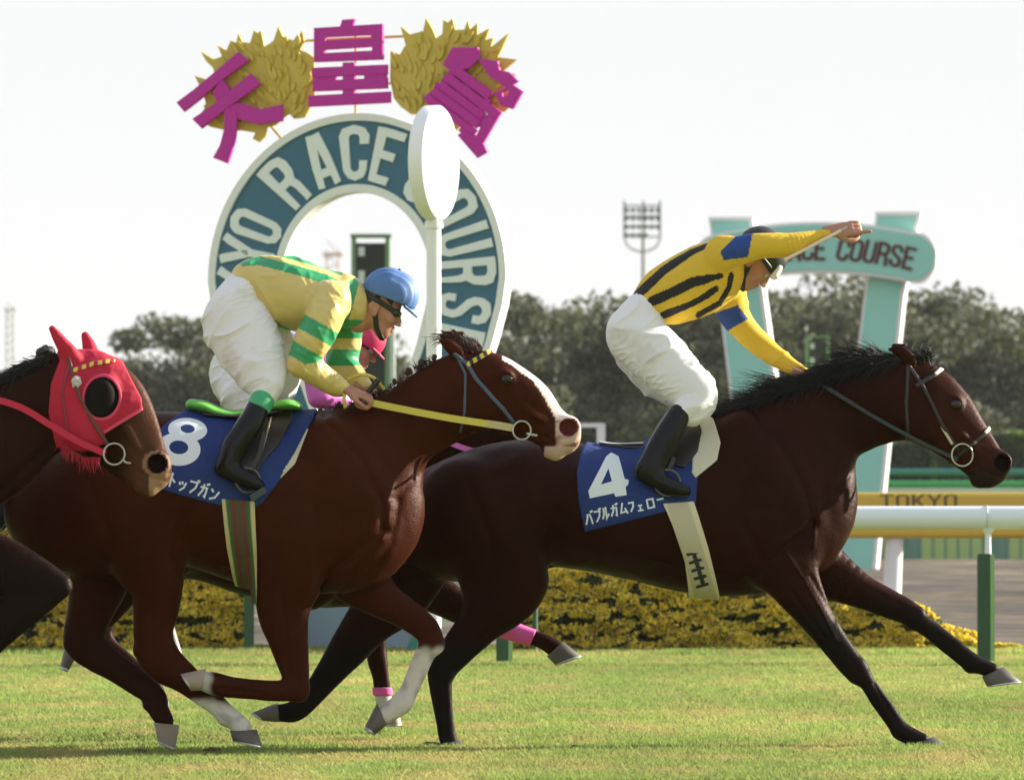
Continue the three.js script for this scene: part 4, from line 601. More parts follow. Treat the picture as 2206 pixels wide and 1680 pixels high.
makeHorse({
  key: 'eight', z: .9, base: [535, 1600], split: [800, 1050, 960, 1230],
  creases: [[[[1000, 925], [945, 975], [895, 1030], [850, 1075]], 9, .006], [[[700, 905], [780, 990], [822, 1080], [830, 1140]], 10, .012], [[[830, 1140], [780, 1180], [722, 1222], [690, 1262]], 10, .017], [[[690, 1010], [672, 1130], [690, 1240]], 13, .008], [[[400, 1110], [365, 1170], [386, 1230]], 13, .012], [[[200, 1040], [250, 1160], [235, 1250]], 13, .008], [[[790, 1040], [740, 1110]], 16, .006], [[[815, 1170], [770, 1235], [735, 1268]], 8, .009], [[[860, 1080], [842, 1170], [800, 1240]], 9, .007], [[[610, 1280], [628, 1450]], 5, .006, 1], [[[565, 1490], [480, 1480]], 4, .005, 1], [[[330, 1280], [330, 1380]], 6, .006, 1], [[[395, 1460], [480, 1525]], 4, .005, 1], [[[1060, 855], [1078, 900], [1050, 928], [1015, 920]], 6, .005], [[[1105, 850], [1160, 900]], 5, -.003], [[[1236, 962], [1212, 962], [1170, 938]], 4, .009], [[[470, 960], [450, 1200]], 10, .003], [[[600, 1250], [585, 1330], [610, 1420]], 3, -.004, 1], [[[1130, 885], [1165, 905], [1195, 925]], 3, -.003], [[[620, 1240], [560, 1235], [480, 1215]], 3.5, -.004], [[[845, 1080], [835, 1140], [810, 1200]], 3, -.004]], label: 'chestnut racehorse with a white blaze in number 8 cloth, forelegs folded',
  torso: T8, neck: N8, head: H8, face: F8, cuts: C8, bulk: B8,
  ears: [[[985, 760, 16, .05, .02], [968, 745, 14, .065, .014], [952, 735, 5, .07, .006]], [[990, 755, 16, -.05, .02], [985, 735, 13, -.06, .014], [975, 712, 5, -.064, .006]]],
  legs: [
    { st: [[560, 1180, 715, 1190, .095, .13], [550, 1250, 690, 1255, .08, .13], [552, 1310, 668, 1310, .062, .125], [572, 1365, 664, 1362, .052, .12], [594, 1420, 664, 1418, .046, .12], [610, 1465, 666, 1462, .043, .12], [622, 1490, 664, 1494, .04, .12]], st2: [[640, 1485, 26, .12, .04], [600, 1466, 603, 1512, .03, .14], [545, 1463, 550, 1508, .027, .17], [485, 1455, 490, 1503, .027, .2], [455, 1448, 462, 1496, .034, .215], [440, 1447, 438, 1488, .032, .22]] },
    { st: [[800, 1190, 740, 1300, .085, -.12], [850, 1258, 795, 1322, .07, -.12], [895, 1295, 840, 1338, .055, -.12], [938, 1335, 890, 1370, .046, -.12], [953, 1372, 912, 1398, .044, -.12]], st2: [[930, 1388, 24, -.12, .042], [938, 1412, 896, 1400, .034, -.12], [920, 1452, 880, 1440, .027, -.12], [900, 1494, 862, 1483, .029, -.12], [890, 1518, 845, 1505, .035, -.12], [862, 1543, 832, 1514, .031, -.12], [842, 1556, 822, 1524, .031, -.12]] },
    { st: [[400, 1090, 190, 1150, .13, .13], [400, 1190, 235, 1210, .115, .14], [394, 1245, 275, 1255, .095, .14], [384, 1305, 286, 1315, .07, .13], [372, 1360, 287, 1372, .055, .13], [388, 1415, 298, 1420, .047, .13], [425, 1452, 360, 1466, .036, .13], [462, 1486, 407, 1496, .028, .13], [490, 1514, 446, 1526, .028, .13], [508, 1530, 473, 1552, .035, .13], [528, 1548, 492, 1566, .031, .13], [540, 1562, 500, 1574, .031, .13]], bumps: [[302, 1402, 16, .13, .024], [352, 1425, 22, .13, .04], [482, 1550, 13, .13, .03]] },
    { st: [[300, 1110, 130, 1160, .13, -.13], [280, 1225, 148, 1250, .1, -.13], [240, 1312, 143, 1330, .068, -.13], [226, 1370, 137, 1388, .052, -.13], [245, 1404, 168, 1412, .045, -.13], [285, 1435, 226, 1452, .035, -.13], [325, 1464, 272, 1484, .028, -.13], [355, 1490, 312, 1512, .034, -.13], [363, 1526, 318, 1530, .032, -.13], [374, 1552, 336, 1552, .031, -.13]], bumps: [[152, 1388, 15, -.13, .024], [318, 1518, 13, -.13, .03]] }],
  hooves: [[[442, 1441], [437, 1487], [388, 1452], [412, 1489], .046, .22, 1], [[812, 1514], [833, 1562], [783, 1570], [806, 1584], .05, -.12], [[553, 1572], [494, 1574], [566, 1611], [502, 1598], .052, .13], [[386, 1562], [330, 1556], [376, 1618], [340, 1600], .052, -.13, 1]],
  eye: [1091, 817, .079],
  color: (dx, dy, z, id, x, y) => {
    if (id === 9) return [.09, .018, .018]; if (id === 8) return [.012, .006, .005];
    let c = [.041, .0094, .0037]; const n = N3(x * 3 + 5, y * 3, z * 3); { const h = N3(x * 45, y * 90, z * 45), w2 = N3(x * 11, y * 14, z * 11); c = c.map(v => v * (1 + .25 * n + .16 * h + .14 * w2)); }
    if (id >= 10) { const W = [.62, .58, .53], n2 = N3(x * 30, y * 30, z * 30) * 6;
      const dirt = 1 - .35 * sstep(.0, .5, N3(x * 18, y * 18, z * 18)); if (id === 10) c = lerpC(c, [.46 * dirt, .42 * dirt, .37 * dirt], 1 - sstep(452, 470, dx + n2)); if (id === 11) c = lerpC(c, W.map(v => v * dirt), sstep(1390, 1406, dy + n2)); if (id === 12 && dx > 400) c = lerpC(c, W.map(v => v * dirt), sstep(1498, 1514, dy + n2)); if (id === 13 && dy > 1350) c = lerpC(c, [.03, .012, .009], .6); }
    if (id === 2) { // white blaze down the nose, pale muzzle
      const t = (dx - 1050) / 200, ridge = 754 + (dx < 1096 ? (dx - 1057) * .54 : dx < 1149 ? 21 + (dx - 1096) * .736 : dx < 1195 ? 60 + (dx - 1149) * 1.15 : 113 + (dx - 1195) * .87), w = (8 + 26 * sstep(1140, 1215, dx)) * (1 + .25 * N3(x * 14, y * 14, 0));
      const inB = dx > 1082 && dy - ridge < w && (Math.abs(z) < .048 || dx > 1180); if (inB) c = [.74, .6, .56];
      if (dx > 1198 && dy > 905) c = lerpC([.55, .38, .33], [.22, .1, .07], sstep(.1, .5, N3(x * 20, y * 20, z * 20) + .15)); if (dx > 1172 && dy > 962) c = [.44, .31, .23]; }
    return c;
  },
  extra: (t, z0) => { seed = 43; const crest = [[690, 886], [730, 872], [775, 862], [818, 842], [850, 822], [880, 800], [908, 782], [936, 770]];
    const kn = std(.05, .018, .01, .6); for (let i = 0; i < crest.length; i++) { const c = at(crest[i][0], crest[i][1], z0), g = new THREE.IcosahedronGeometry(.015 + rr(-.003, .003), 2), p = g.attributes.position; for (let k = 0; k < p.count; k++) { const f = 1 + .25 * N3(p.getX(k) * 90 + i, p.getY(k) * 90, p.getZ(k) * 90); p.setXYZ(k, p.getX(k) * f * .9, p.getY(k) * f * 1.25, p.getZ(k) * f); } g.computeVertexNormals(); g.translate(c.x, c.y, c.z); part('braid_knot', g, kn, t); }
    part('mane', strands(260, () => { const q = along(crest, rnd()); return at(q[0] + rr(-8, 8), q[1] + rr(4, 14), z0 + rr(-.03, .03)); }, () => V(rr(-.8, .2), rr(.2, .8), rr(-.4, .4)).normalize(), () => rr(.015, .045), .004), kn, t);
    part('forelock', mergeGeometries([strands(170, () => at(rr(980, 1040), rr(742, 768), z0 + rr(-.04, .04)), () => V(rr(-.75, -.25), rr(.4, .9), rr(-.2, .25)).normalize(), () => rr(.05, .12) * rr(.6, 1), .0035), strands(90, () => at(rr(965, 1000), rr(715, 735), z0 + rr(-.03, .03)), () => V(-1, rr(-.1, .25), rr(-.2, .2)).normalize(), () => rr(.06, .1), .004)]), mHairBrown, t);
    part('tail', strands(500, () => at(rr(85, 115), rr(985, 1030), z0 + rr(-.03, .03)), () => V(-1, rr(-.35, -.02), rr(-.15, .15)).normalize(), () => rr(.35, .6), .005), mHairBrown, t); }
});
// ---- red hooded horse entering at left
makeHorse({
  key: 'hood', z: 1.8, base: [-420, 1640],
  creases: [[[[110, 955], [50, 1010], [-20, 1080]], 9, .010], [[[205, 905], [222, 955], [190, 985], [150, 965]], 6, .005], [[[250, 900], [295, 965]], 5, -.003], [[[352, 1034], [332, 1034], [296, 1014]], 4, .009]], label: 'dark racehorse in a bright red hood entering at the left edge',
  torso: [[-890, 1040, -870, 1190, .16, 0], [-830, 945, -820, 1240, .25, 0], [-720, 905, -720, 1260, .28, 0], [-600, 910, -600, 1260, .29, 0], [-480, 915, -480, 1290, .295, 0], [-370, 905, -370, 1310, .28, 0], [-280, 895, -280, 1310, .25, 0], [-215, 930, -215, 1290, .22, 0], [-112, 1052, -106, 1228, .17, 0]],
  neck: [[-270, 905, -110, 1210, .165, 0], [-170, 880, -60, 1120, .13, 0], [-70, 845, 5, 1080, .11, 0], [10, 805, 60, 1015, .092, 0], [70, 772, 110, 975, .083, 0], [112, 768, 140, 940, .076, 0]],
  head: [[150, 765, 135, 940, .075, 0], [202, 758, 165, 968, .088, 0], [243, 783, 195, 985, .084, 0], [279, 835, 222, 1003, .07, 0], [303, 888, 252, 1028, .058, 0], [330, 946, 285, 1050, .052, 0], [342, 975, 308, 1056, .052, 0]],
  face: [[178, 925, 48, .052, .047], [340, 998, 25, .03, .028], [318, 1052, 15, .012, .03, 308, 1050, 12, .01, .03], [232, 832, 18, .068, .022], [270, 920, 7, .062, .012, 300, 970, 6, .05, .01, .02]],
  cuts: [[338, 999, 20, .06, .034], [238, 838, 11, .092, .012, 0, 0, 0, 0, 0, .02, 8]],
  ears: [[[156, 775, 17, .05, .02], [140, 750, 12, .06, .016], [122, 724, 7, .064, .01], [111, 708, 2.5, .066, .005]], [[196, 765, 13, -.05, .018], [190, 744, 9, -.056, .014], [183, 722, 3, -.06, .005]]],
  bulk: [[[-260, 980, 60, .14, .1], [-190, 1080, 70, .17, .09], [-160, 1140, 50, .13, .09]], [[-760, 1060, 95, .16, .11], [-690, 1150, 88, .18, .1]]],
  legs: [
    { st: [[-230, 1080, -240, 1300, .1, -.12], [-120, 1110, -130, 1300, .085, -.12], [-10, 1150, -15, 1288, .065, -.12], [80, 1200, 75, 1284, .05, -.12], [130, 1236, 128, 1288, .043, -.12]], st2: [[128, 1265, 25, -.12, .042], [84, 1248, 122, 1304, .04, -.12], [4, 1276, 60, 1354, .045, -.12], [-52, 1310, 8, 1398, .05, -.12], [-84, 1350, -22, 1424, .05, -.12], [-110, 1380, -60, 1436, .035, -.12]] },
    { st: [[-200, 1160, -310, 1240, .09, .12], [-220, 1290, -310, 1320, .065, .12], [-170, 1390, -240, 1400, .048, .12], [-140, 1440, -195, 1452, .044, .12], [-120, 1500, -162, 1506, .028, .12], [-110, 1560, -152, 1566, .028, .12], [-90, 1600, -130, 1610, .034, .12]] },
    { st: [[-640, 1130, -840, 1180, .13, .13], [-630, 1270, -760, 1290, .09, .13], [-680, 1380, -770, 1385, .055, .13], [-640, 1440, -710, 1450, .045, .13], [-560, 1510, -605, 1525, .028, .13], [-520, 1545, -560, 1570, .034, .13], [-490, 1575, -520, 1590, .03, .13]] },
    { st: [[-720, 1130, -880, 1180, .13, -.13], [-760, 1270, -880, 1270, .09, -.13], [-840, 1370, -910, 1350, .05, -.13], [-900, 1440, -945, 1415, .03, -.13], [-950, 1490, -990, 1465, .03, -.13]] }],
  hooves: [[[-66, 1440], [-90, 1396], [-125, 1420], [-110, 1400], .05, -.12], [[-80, 1606], [-130, 1620], [-60, 1636], [-125, 1638], .052, .12], [[-478, 1580], [-520, 1596], [-450, 1620], [-515, 1622], .052, .13], [[-998, 1470], [-960, 1498], [-1020, 1510], [-990, 1520], .05, -.13]],
  eye: [235, 837, .081],
  color: (dx, dy, z, id, x, y) => {
    if (id === 9) return [.008, .003, .003]; if (id === 8) return [.012, .006, .005];  // nostril hollow painted near-black, its shade put into the colour
    let c = [.019, .006, .0035]; const n = N3(x * 3 + 9, y * 3, z * 3); { const h = N3(x * 45, y * 90, z * 45), w2 = N3(x * 11, y * 14, z * 11); c = c.map(v => v * (1 + .25 * n + .16 * h + .14 * w2)); }
    if (id >= 10) c = lerpC(c, BLACK, sstep(1120, 1260, dy) * .75);
    if (id === 2) { c = lerpC(c, [.085, .036, .022], sstep(250, 300, dx) * .8); if (dx > 322 && dy > 1018) c = lerpC([.3, .18, .11], [.09, .05, .035], sstep(.0, .4, N3(x * 20, y * 20, z * 20))); if (Math.abs(Math.hypot((dx - 338) / 27, (dy - 999) / 24) - 1) < .16) c = [.24, .14, .09]; }
    return c;
  },
  extra: (t, z0) => { seed = 47; const crest = [[-180, 890], [-70, 850], [10, 812], [70, 780], [110, 770]];
    part('mane', strands(800, () => { const q = along(crest, rnd()); return at(q[0] + rr(-6, 6), q[1] + rr(-4, 22), z0 + rr(-.03, .06)); }, () => V(rr(-1, -.2), rr(-.5, .4), rr(-.1, .5)).normalize(), () => rr(.03, .08), .0045), mHair, t);
    const c = at(97, 762, z0); const g = new THREE.IcosahedronGeometry(.035, 3), p = g.attributes.position; for (let k = 0; k < p.count; k++) { const f = 1 + .4 * N3(p.getX(k) * 50, p.getY(k) * 50, p.getZ(k) * 50); p.setXYZ(k, p.getX(k) * f * 1.2, p.getY(k) * f, p.getZ(k) * f); } g.computeVertexNormals(); g.translate(c.x, c.y, c.z); part('braid_knot', g, mHair, t);
    part('tail', strands(300, () => at(rr(-930, -900), rr(1000, 1040), z0 + rr(-.03, .03)), () => V(-1, rr(-.35, -.02), rr(-.15, .15)).normalize(), () => rr(.35, .6), .005), mHair, t); }
});
// ---- far horse with pink bandages, mostly hidden
{
  const S = (L, dx = -25, dy = 42) => shift(L, dx, dy);
  makeHorse({
    key: 'pink', z: -1.0, base: [500, 1590], cell: .013, label: 'brown racehorse with pink leg bandages, mostly hidden behind the others',
    torso: S(T8, 20, 30), neck: S(N8, 10, 40), head: S(H8), face: F8.map(f => [f[0] - 25, f[1] + 42, ...f.slice(2, 5), ...(f[5] ? [f[5] - 25, f[6] + 42, ...f.slice(7)] : f.slice(5))]), bulk: B8.map(b => S(b, 20, 30)),
    ears: [S([[985, 760, 16, .05, .02], [968, 745, 14, .065, .014], [958, 742, 5, .07, .006]]), S([[990, 755, 16, -.05, .02], [980, 742, 13, -.06, .014], [972, 735, 5, -.064, .006]])],
    legs: [
      { st: [[870, 1130, 780, 1240, .085, .12], [940, 1220, 885, 1300, .065, .12], [1010, 1280, 968, 1336, .05, .12], [1062, 1316, 1032, 1358, .043, .12], [1100, 1338, 1078, 1370, .032, .12], [1150, 1358, 1138, 1388, .028, .12], [1178, 1366, 1160, 1396, .034, .12], [1206, 1382, 1182, 1410, .03, .12]] },
      { st: [[870, 1180, 750, 1210, .085, -.12], [850, 1280, 770, 1300, .06, -.12], [832, 1370, 786, 1385, .042, -.12], [834, 1415, 790, 1425, .036, -.12], [837, 1455, 803, 1462, .026, -.12], [842, 1490, 806, 1497, .029, -.12], [845, 1512, 812, 1520, .034, -.12], [855, 1532, 828, 1540, .03, -.12]] },
      { st: [[360, 1120, 200, 1180, .13, .13], [310, 1240, 205, 1265, .095, .13], [255, 1320, 185, 1320, .055, .13], [215, 1360, 172, 1348, .036, .13], [185, 1392, 150, 1380, .03, .13], [170, 1405, 140, 1395, .03, .13]] },
      { st: [[340, 1120, 170, 1190, .13, -.13], [300, 1230, 180, 1265, .09, -.13], [250, 1320, 170, 1335, .055, -.13], [250, 1385, 190, 1395, .04, -.13], [320, 1445, 280, 1460, .028, -.13], [350, 1475, 315, 1490, .032, -.13], [358, 1510, 325, 1512, .03, -.13]] }],
    hooves: [[[1212, 1382], [1178, 1414], [1254, 1414], [1198, 1434], .052, .12], [[858, 1530], [826, 1540], [866, 1562], [832, 1566], .05, -.12, 1], [[172, 1398], [138, 1394], [146, 1448], [128, 1440], .05, .13], [[364, 1512], [320, 1510], [362, 1560], [330, 1552], .05, -.13]],
    color: (dx, dy, z, id, x, y) => { let c = [.022, .0065, .0038]; if (id === 11 && dy > 1500) c = [.6, .57, .53]; return c; },
    extra: (t, z0) => { seed = 49; part('mane', strands(260, () => { const q = along([[700, 925], [815, 890], [900, 845], [965, 812]], rnd()); return at(q[0], q[1] + rr(0, 16), z0 + rr(-.03, .05)); }, () => V(rr(-.8, -.2), rr(-.5, .2), rr(0, .5)).normalize(), () => rr(.03, .07), .0045), mHair, t); part('tail', strands(300, () => at(rr(120, 150), rr(1025, 1060), z0 + rr(-.03, .03)), () => V(-1, rr(-.5, -.1), rr(-.15, .15)).normalize(), () => rr(.3, .5), .005), mHair, t); }
  });
  const bm = std(.75, .12, .42, .8), bw = (pts, w) => (dx, dy, z) => lineDist(pts, dx, dy) - w;
  const mkB = (label, region, sgn, b) => { const o = thing('leg_bandage', label, 'bandage', [0, 0, 0], 0, 'pink leg bandages'); cover('pink', .007, (dx, dy, z) => Math.max(region(dx, dy), sgn * z > .02 ? -99 : 99), .006, null, b, bm, 'wrap', o); return o; };
  mkB('pink bandage round the raised foreleg of the hidden horse', (dx, dy) => Math.max(Math.abs((dx - 1116) * .92 + (dy - 1362) * .38) - 34, Math.hypot(dx - 1116, dy - 1362) - 70), 1, [1040, 1310, 1190, 1420]);
  mkB('narrow pink band on the planted foreleg of the hidden horse', (dx, dy) => Math.max(Math.abs(dy - 1491) - 9, Math.abs(dx - 822) - 40), -1, [770, 1460, 880, 1530]);
  const oh = thing('hoof_boot', 'small pink boot low on the planted foreleg of the hidden horse', 'boot'); cover('pink', .009, (dx, dy, z) => z < -.02 ? Math.max(Math.abs(dy - 1538) - 12, Math.abs(dx - 845) - 40) : 99, .006, null, [790, 1500, 890, 1570], bm, 'wrap', oh);
}
// ------------------------------------------------------------------ riders
const SKIN = [.40, .19, .125], mSkin = new THREE.MeshStandardMaterial({ vertexColors: true, roughness: .55 });
const mSilk = new THREE.MeshPhysicalMaterial({ vertexColors: true, roughness: .42, sheen: .3, sheenRoughness: .4, sheenColor: new THREE.Color(1, 1, .9), side: THREE.DoubleSide });
const mKnit = new THREE.MeshStandardMaterial({ vertexColors: true, roughness: .8 });
const mBreech = new THREE.MeshStandardMaterial({ vertexColors: true, roughness: .8 });
const mBoot = new THREE.MeshPhysicalMaterial({ color: new THREE.Color(.006, .006, .007), roughness: .22, specularIntensity: .5 }), mBlackS = std(.012, .012, .012, .5), mLeather = std(.018, .013, .01, .45);
const localChain = (F, L, k, id, cut) => F.chain(smoothen(L, 4), k, id, cut, .03);
function headField(cell = .004, pad = 0) {
  const F = new Field([-.14, -.22, -.11, .15, .16, .11], cell);
  localChain(F, [[-.012, .03, 0, .088 + pad, .074 + pad], [.015, .035, 0, .085 + pad, .073 + pad]], .01, 0);
  localChain(F, [[.045, -.02, 0, .055 + pad, .055 + pad], [.05, -.06, 0, .048 + pad, .045 + pad]], .03, 0);
  localChain(F, [[.066, -.095, 0, .024 + pad, .027 + pad]], .03, 0);
  for (const s of [-1, 1]) { localChain(F, [[.0, -.05, s * .04, .022 + pad, .02 + pad], [.055, -.095, s * .016, .018 + pad, .016 + pad]], .025, 0); localChain(F, [[.068, -.028, s * .036, .022 + pad, .02 + pad]], .025, 0); localChain(F, [[.088, .022, s * .03, .011 + pad, .024 + pad]], .015, 0); }
  if (!pad) {
    localChain(F, [[.098, .008, 0, .009, .010], [.113, -.022, 0, .011, .011], [.119, -.032, 0, .011, .013]], .012, 0);
    for (const s of [-1, 1]) { localChain(F, [[.108, -.036, s * .010, .008, .008]], .008, 0); localChain(F, [[.098, .006, s * .032, .009, .014]], .012, 4, true); localChain(F, [[.088, .005, s * .032, .012, .013]], .004, 5); localChain(F, [[-.012, -.002, s * .074, .028, .008], [-.006, -.025, s * .073, .018, .007]], .008, 1); localChain(F, [[-.008, .0, s * .086, .014, .006]], .006, 1, true); }
    localChain(F, [[.098, -.058, 0, .008, .022]], .008, 2); localChain(F, [[.095, -.071, 0, .009, .020]], .008, 2); localChain(F, [[.106, -.065, 0, .0035, .021]], .004, 3, true);
    localChain(F, [[-.03, -.05, 0, .05, .05], [-.055, -.085, 0, .05, .05]], .03, 0);
  } return F;
}
function handGeo(open) { // palm at the origin, fingers along +x, back of the hand +y, thumb at +z
  const F = new Field([-.1, -.09, -.08, .15, .06, .09], .0042);
  localChain(F, [[-.085, 0, 0, .026, .03], [-.04, 0, 0, .022, .034], [.0, -.002, 0, .018, .04], [.035, -.004, 0, .015, .038]], .01, 0);
  for (let i = 0; i < 4; i++) { const z = -.031 + i * .0205, L = [.9, 1, 1.05, .95][i]; if (i === 3 && open) localChain(F, [[.035, -.002, z, .0105, .0105], [.075, .004, z + .003, .0095, .0095], [.1, .006, z + .004, .0085, .0085], [.122, .004, z + .004, .0075, .0075]], .008, 0); else localChain(F, [[.035, -.002, z, .0105, .0105], [.035 + .036 * L, -.012, z, .0105, .0105], [.035 + .034 * L, -.04, z, .0095, .0095], [.03, -.05, z, .0085, .0085], [.012, -.04, z, .008, .008]], .007, 0); }
  localChain(F, [[-.02, -.01, .03, .014, .014], [.012, -.022, .048, .0115, .0115], [.042, -.035, .044, .0105, .0105], [.06, -.044, .028, .009, .009]], .01, 0);
  return F.mesh(() => SKIN.map(v => v * rr(.97, 1.03)));
}
const handFist = handGeo(false), handPoint = handGeo(true);
function place(geo, o, f, up) { const x = f.clone().normalize(), z = V().crossVectors(x, up).normalize(), y = V().crossVectors(z, x); const m = new THREE.Matrix4().makeBasis(x, y, z); m.setPosition(o); return geo.clone().applyMatrix4(m); }
function cloth(chains, z0, cell, fold, colorFn) {
  const C = chains.map(c => ({ s: stations(c.st, z0), k: c.k ?? .03, id: c.id ?? 0 })), F = Field.around(C, cell, .05).all(C);
  F.map((d, x, y, z) => d + fold(x, y, z)); return F.mesh((x, y, z, id) => { const [dx, dy] = toD(x, y, z0); return colorFn(dx, dy, z - z0, id, x, y); });
}
function mkFrame(o) { const c = at(o.head[0], o.head[1], o.z + (o.head[3] ?? 0)); return new THREE.Matrix4().makeTranslation(c.x, c.y, c.z).multiply(new THREE.Matrix4().makeRotationY(o.turn ?? 0)).multiply(new THREE.Matrix4().makeRotationZ(o.head[2])); }
function makeRider(o) {
  const t = thing('person', o.label, 'person', [0, 0, 0], 0, null), z0 = o.z, M = mkFrame(o);
  // the body under the clothes: limbs, head and hands in one mesh
  const all = [...o.silks, ...o.breeches, ...o.boots], C = all.map(c => ({ s: stations(c.st, z0, -.014), k: .03 })), F = Field.around(C, .014).all(C);
  const nk = at(o.neck[0], o.neck[1], z0), hc = V(-.05, -.07, 0).applyMatrix4(M); F.chain([[nk.x, nk.y, z0, .055, .055], [hc.x, hc.y, hc.z, .05, .05]], .03);
  const hf = headField().mesh((x, y, z, id) => { if (id === 3) return [.1, .03, .03]; if (id === 2) return [.36, .13, .1]; if (id === 5) return Math.hypot(y - .005, Math.abs(z) - .032) < .006 ? [.02, .015, .012] : [.55, .5, .46]; if (y > .065 - .6 * x && x < .06 && id !== 1) return [.012, .009, .008]; const n = 1 + .12 * N3(x * 40, y * 40, z * 40); return [SKIN[0] * n, SKIN[1] * n, SKIN[2] * n]; }).applyMatrix4(M);
  const gs = [F.mesh(() => SKIN), hf, ...o.hands.map(h => place(h.open ? handPoint : handFist, at(h.p[0], h.p[1], z0 + h.p[2]), V(...h.f), V(...h.up)))];
  part('body', mergeGeometries(gs), mSkin, t);
  part(o.jacket ?? 'silks', cloth(o.silks, z0, .0062, o.fold, o.silkColor), o.silkMat ?? mSilk, t);
  part('breeches', cloth(o.breeches, z0, .0068, (x, y, z) => creaseFold(x, y, z, .45, .017), o.breechColor), mBreech, t);
  for (const s of [1, -1]) { const sel = o.boots.filter(b => (b.side ?? 1) === s); if (!sel.length) continue; const g = cloth(sel, z0, .009, (x, y, z) => .002 * N3(x * 16, y * 20, z * 16), () => [1, 1, 1]); g.deleteAttribute('color'); part('boot', g, mBoot, t); }
  for (const c of o.cuffs ?? []) { const S = stations(c.st, z0), Fq = Field.around([{ s: S }], .007).chain(S, .01, 0); part('boot_cuff', Fq.mesh(), c.m, t); }
  // helmet, peak, strap and goggles in the head's own frame
  const [hx, hy] = o.hat ?? [.0, .055], HF = new Field([-.17, -.12, -.15, .18, .2, .15], .0055); HF.chain([[hx - .012, hy, 0, .113, .1], [hx + .02, hy, 0, .11, .098]], .02);
  HF.clip((d, x, y, z) => Math.max(d + .0012 * Math.sin(z * 260) * (o.ribbed ? 1 : 0), -(y - hy + .028 + (x - hx) * (o.brim ?? .12)))); const helm = part('helmet', HF.mesh().applyMatrix4(M), o.hatMat, t);
  const PF = new Field([.02, -.1, -.12, .22, .16, .12], .005); PF.chain([[hx + .085, hy - .03, 0, .008, .085], [hx + .12, hy - .043, 0, .006, .07], [hx + .15, hy - .055, 0, .005, .04]], .01); if (!o.noPeak) part('peak', PF.mesh().applyMatrix4(M), o.peakMat ?? o.hatMat, helm);
  const bt = new THREE.SphereGeometry(.009, 8, 6); bt.translate(hx + .004, hy + .112, 0); part('button', bt.applyMatrix4(M), o.hatMat, helm);
  const SF = headField(.0045, .006).clip((d, x, y) => Math.max(d, Math.min(lineDist([[-.012, .05], [0, -.02], [.03, -.085], [.072, -.125]], x, y) - .012, lineDist([[-.05, .03], [-.02, -.01], [0, -.03]], x, y) - .008))); part('chin_strap', SF.mesh().applyMatrix4(M), mBlackS, helm);
  const gy = o.goggleY ?? .01, gx = o.goggleX ?? 0, GF = headField(.0045, .009).clip((d, x, y) => Math.max(d, Math.abs(y - gy - .02 + x * .2) - .012)); GF.clip(d => d); const gog = part('goggles', gy > .04 ? new THREE.TorusGeometry(.112, .008, 6, 40).rotateX(Math.PI / 2).translate(hx, hy - .02, 0).applyMatrix4(M) : GF.mesh().applyMatrix4(M), mBlackS, t);
  const LF = new Field([.03, gy - .07, -.1, .2, gy + .07, .1], .0045); if (o.lensR) LF.chain([[.103 + gx, gy - .004, 0, .024, .068], [.09 + gx, gy + .03, 0, .024, .07]], .01); else for (const s of [-1, 1]) LF.chain([[.086 + gx, gy, s * .034, (o.lensR ?? [.022])[0], (o.lensR ?? [0, .032])[1]]], .012); part('lens', LF.mesh().applyMatrix4(M), o.lensMat, gog);
  const f = at(o.base[0], o.base[1], z0); rebase(t, f.x, f.y, z0); return t;
}
function creaseFold(x, y, z, dir, amp) { const a = x * Math.cos(dir) + y * Math.sin(dir), b = -x * Math.sin(dir) + y * Math.cos(dir), wob = .4 * N3(x * 4, y * 4, z * 4); const n = N3(a * 3.5 + wob, b * 10, z * 5 + 2), m = N3(a * 9 + 5, b * 30 + wob, z * 12), q = N3(a * 6 + 2, b * 6, z * 5 + 7); return -amp * Math.pow(1 - Math.abs(n), 5) * sstep(-.35, .3, q) - amp * .4 * Math.pow(1 - Math.abs(m), 6) * sstep(-.1, .5, -q) + amp * .25; }
const dist2 = (P, dx, dy) => lineDist(P, dx, dy);
const whiteCloth = (dx, dy, z, id, x, y) => { const n = N3(x * 6, y * 6, z * 6 + 3), m = N3(x * 30, y * 30, z * 30), s = sstep(.28, .62, n + .25 * m) * .5; return lerpC([.76, .75, .74], [.42, .33, .22], s * .55); };
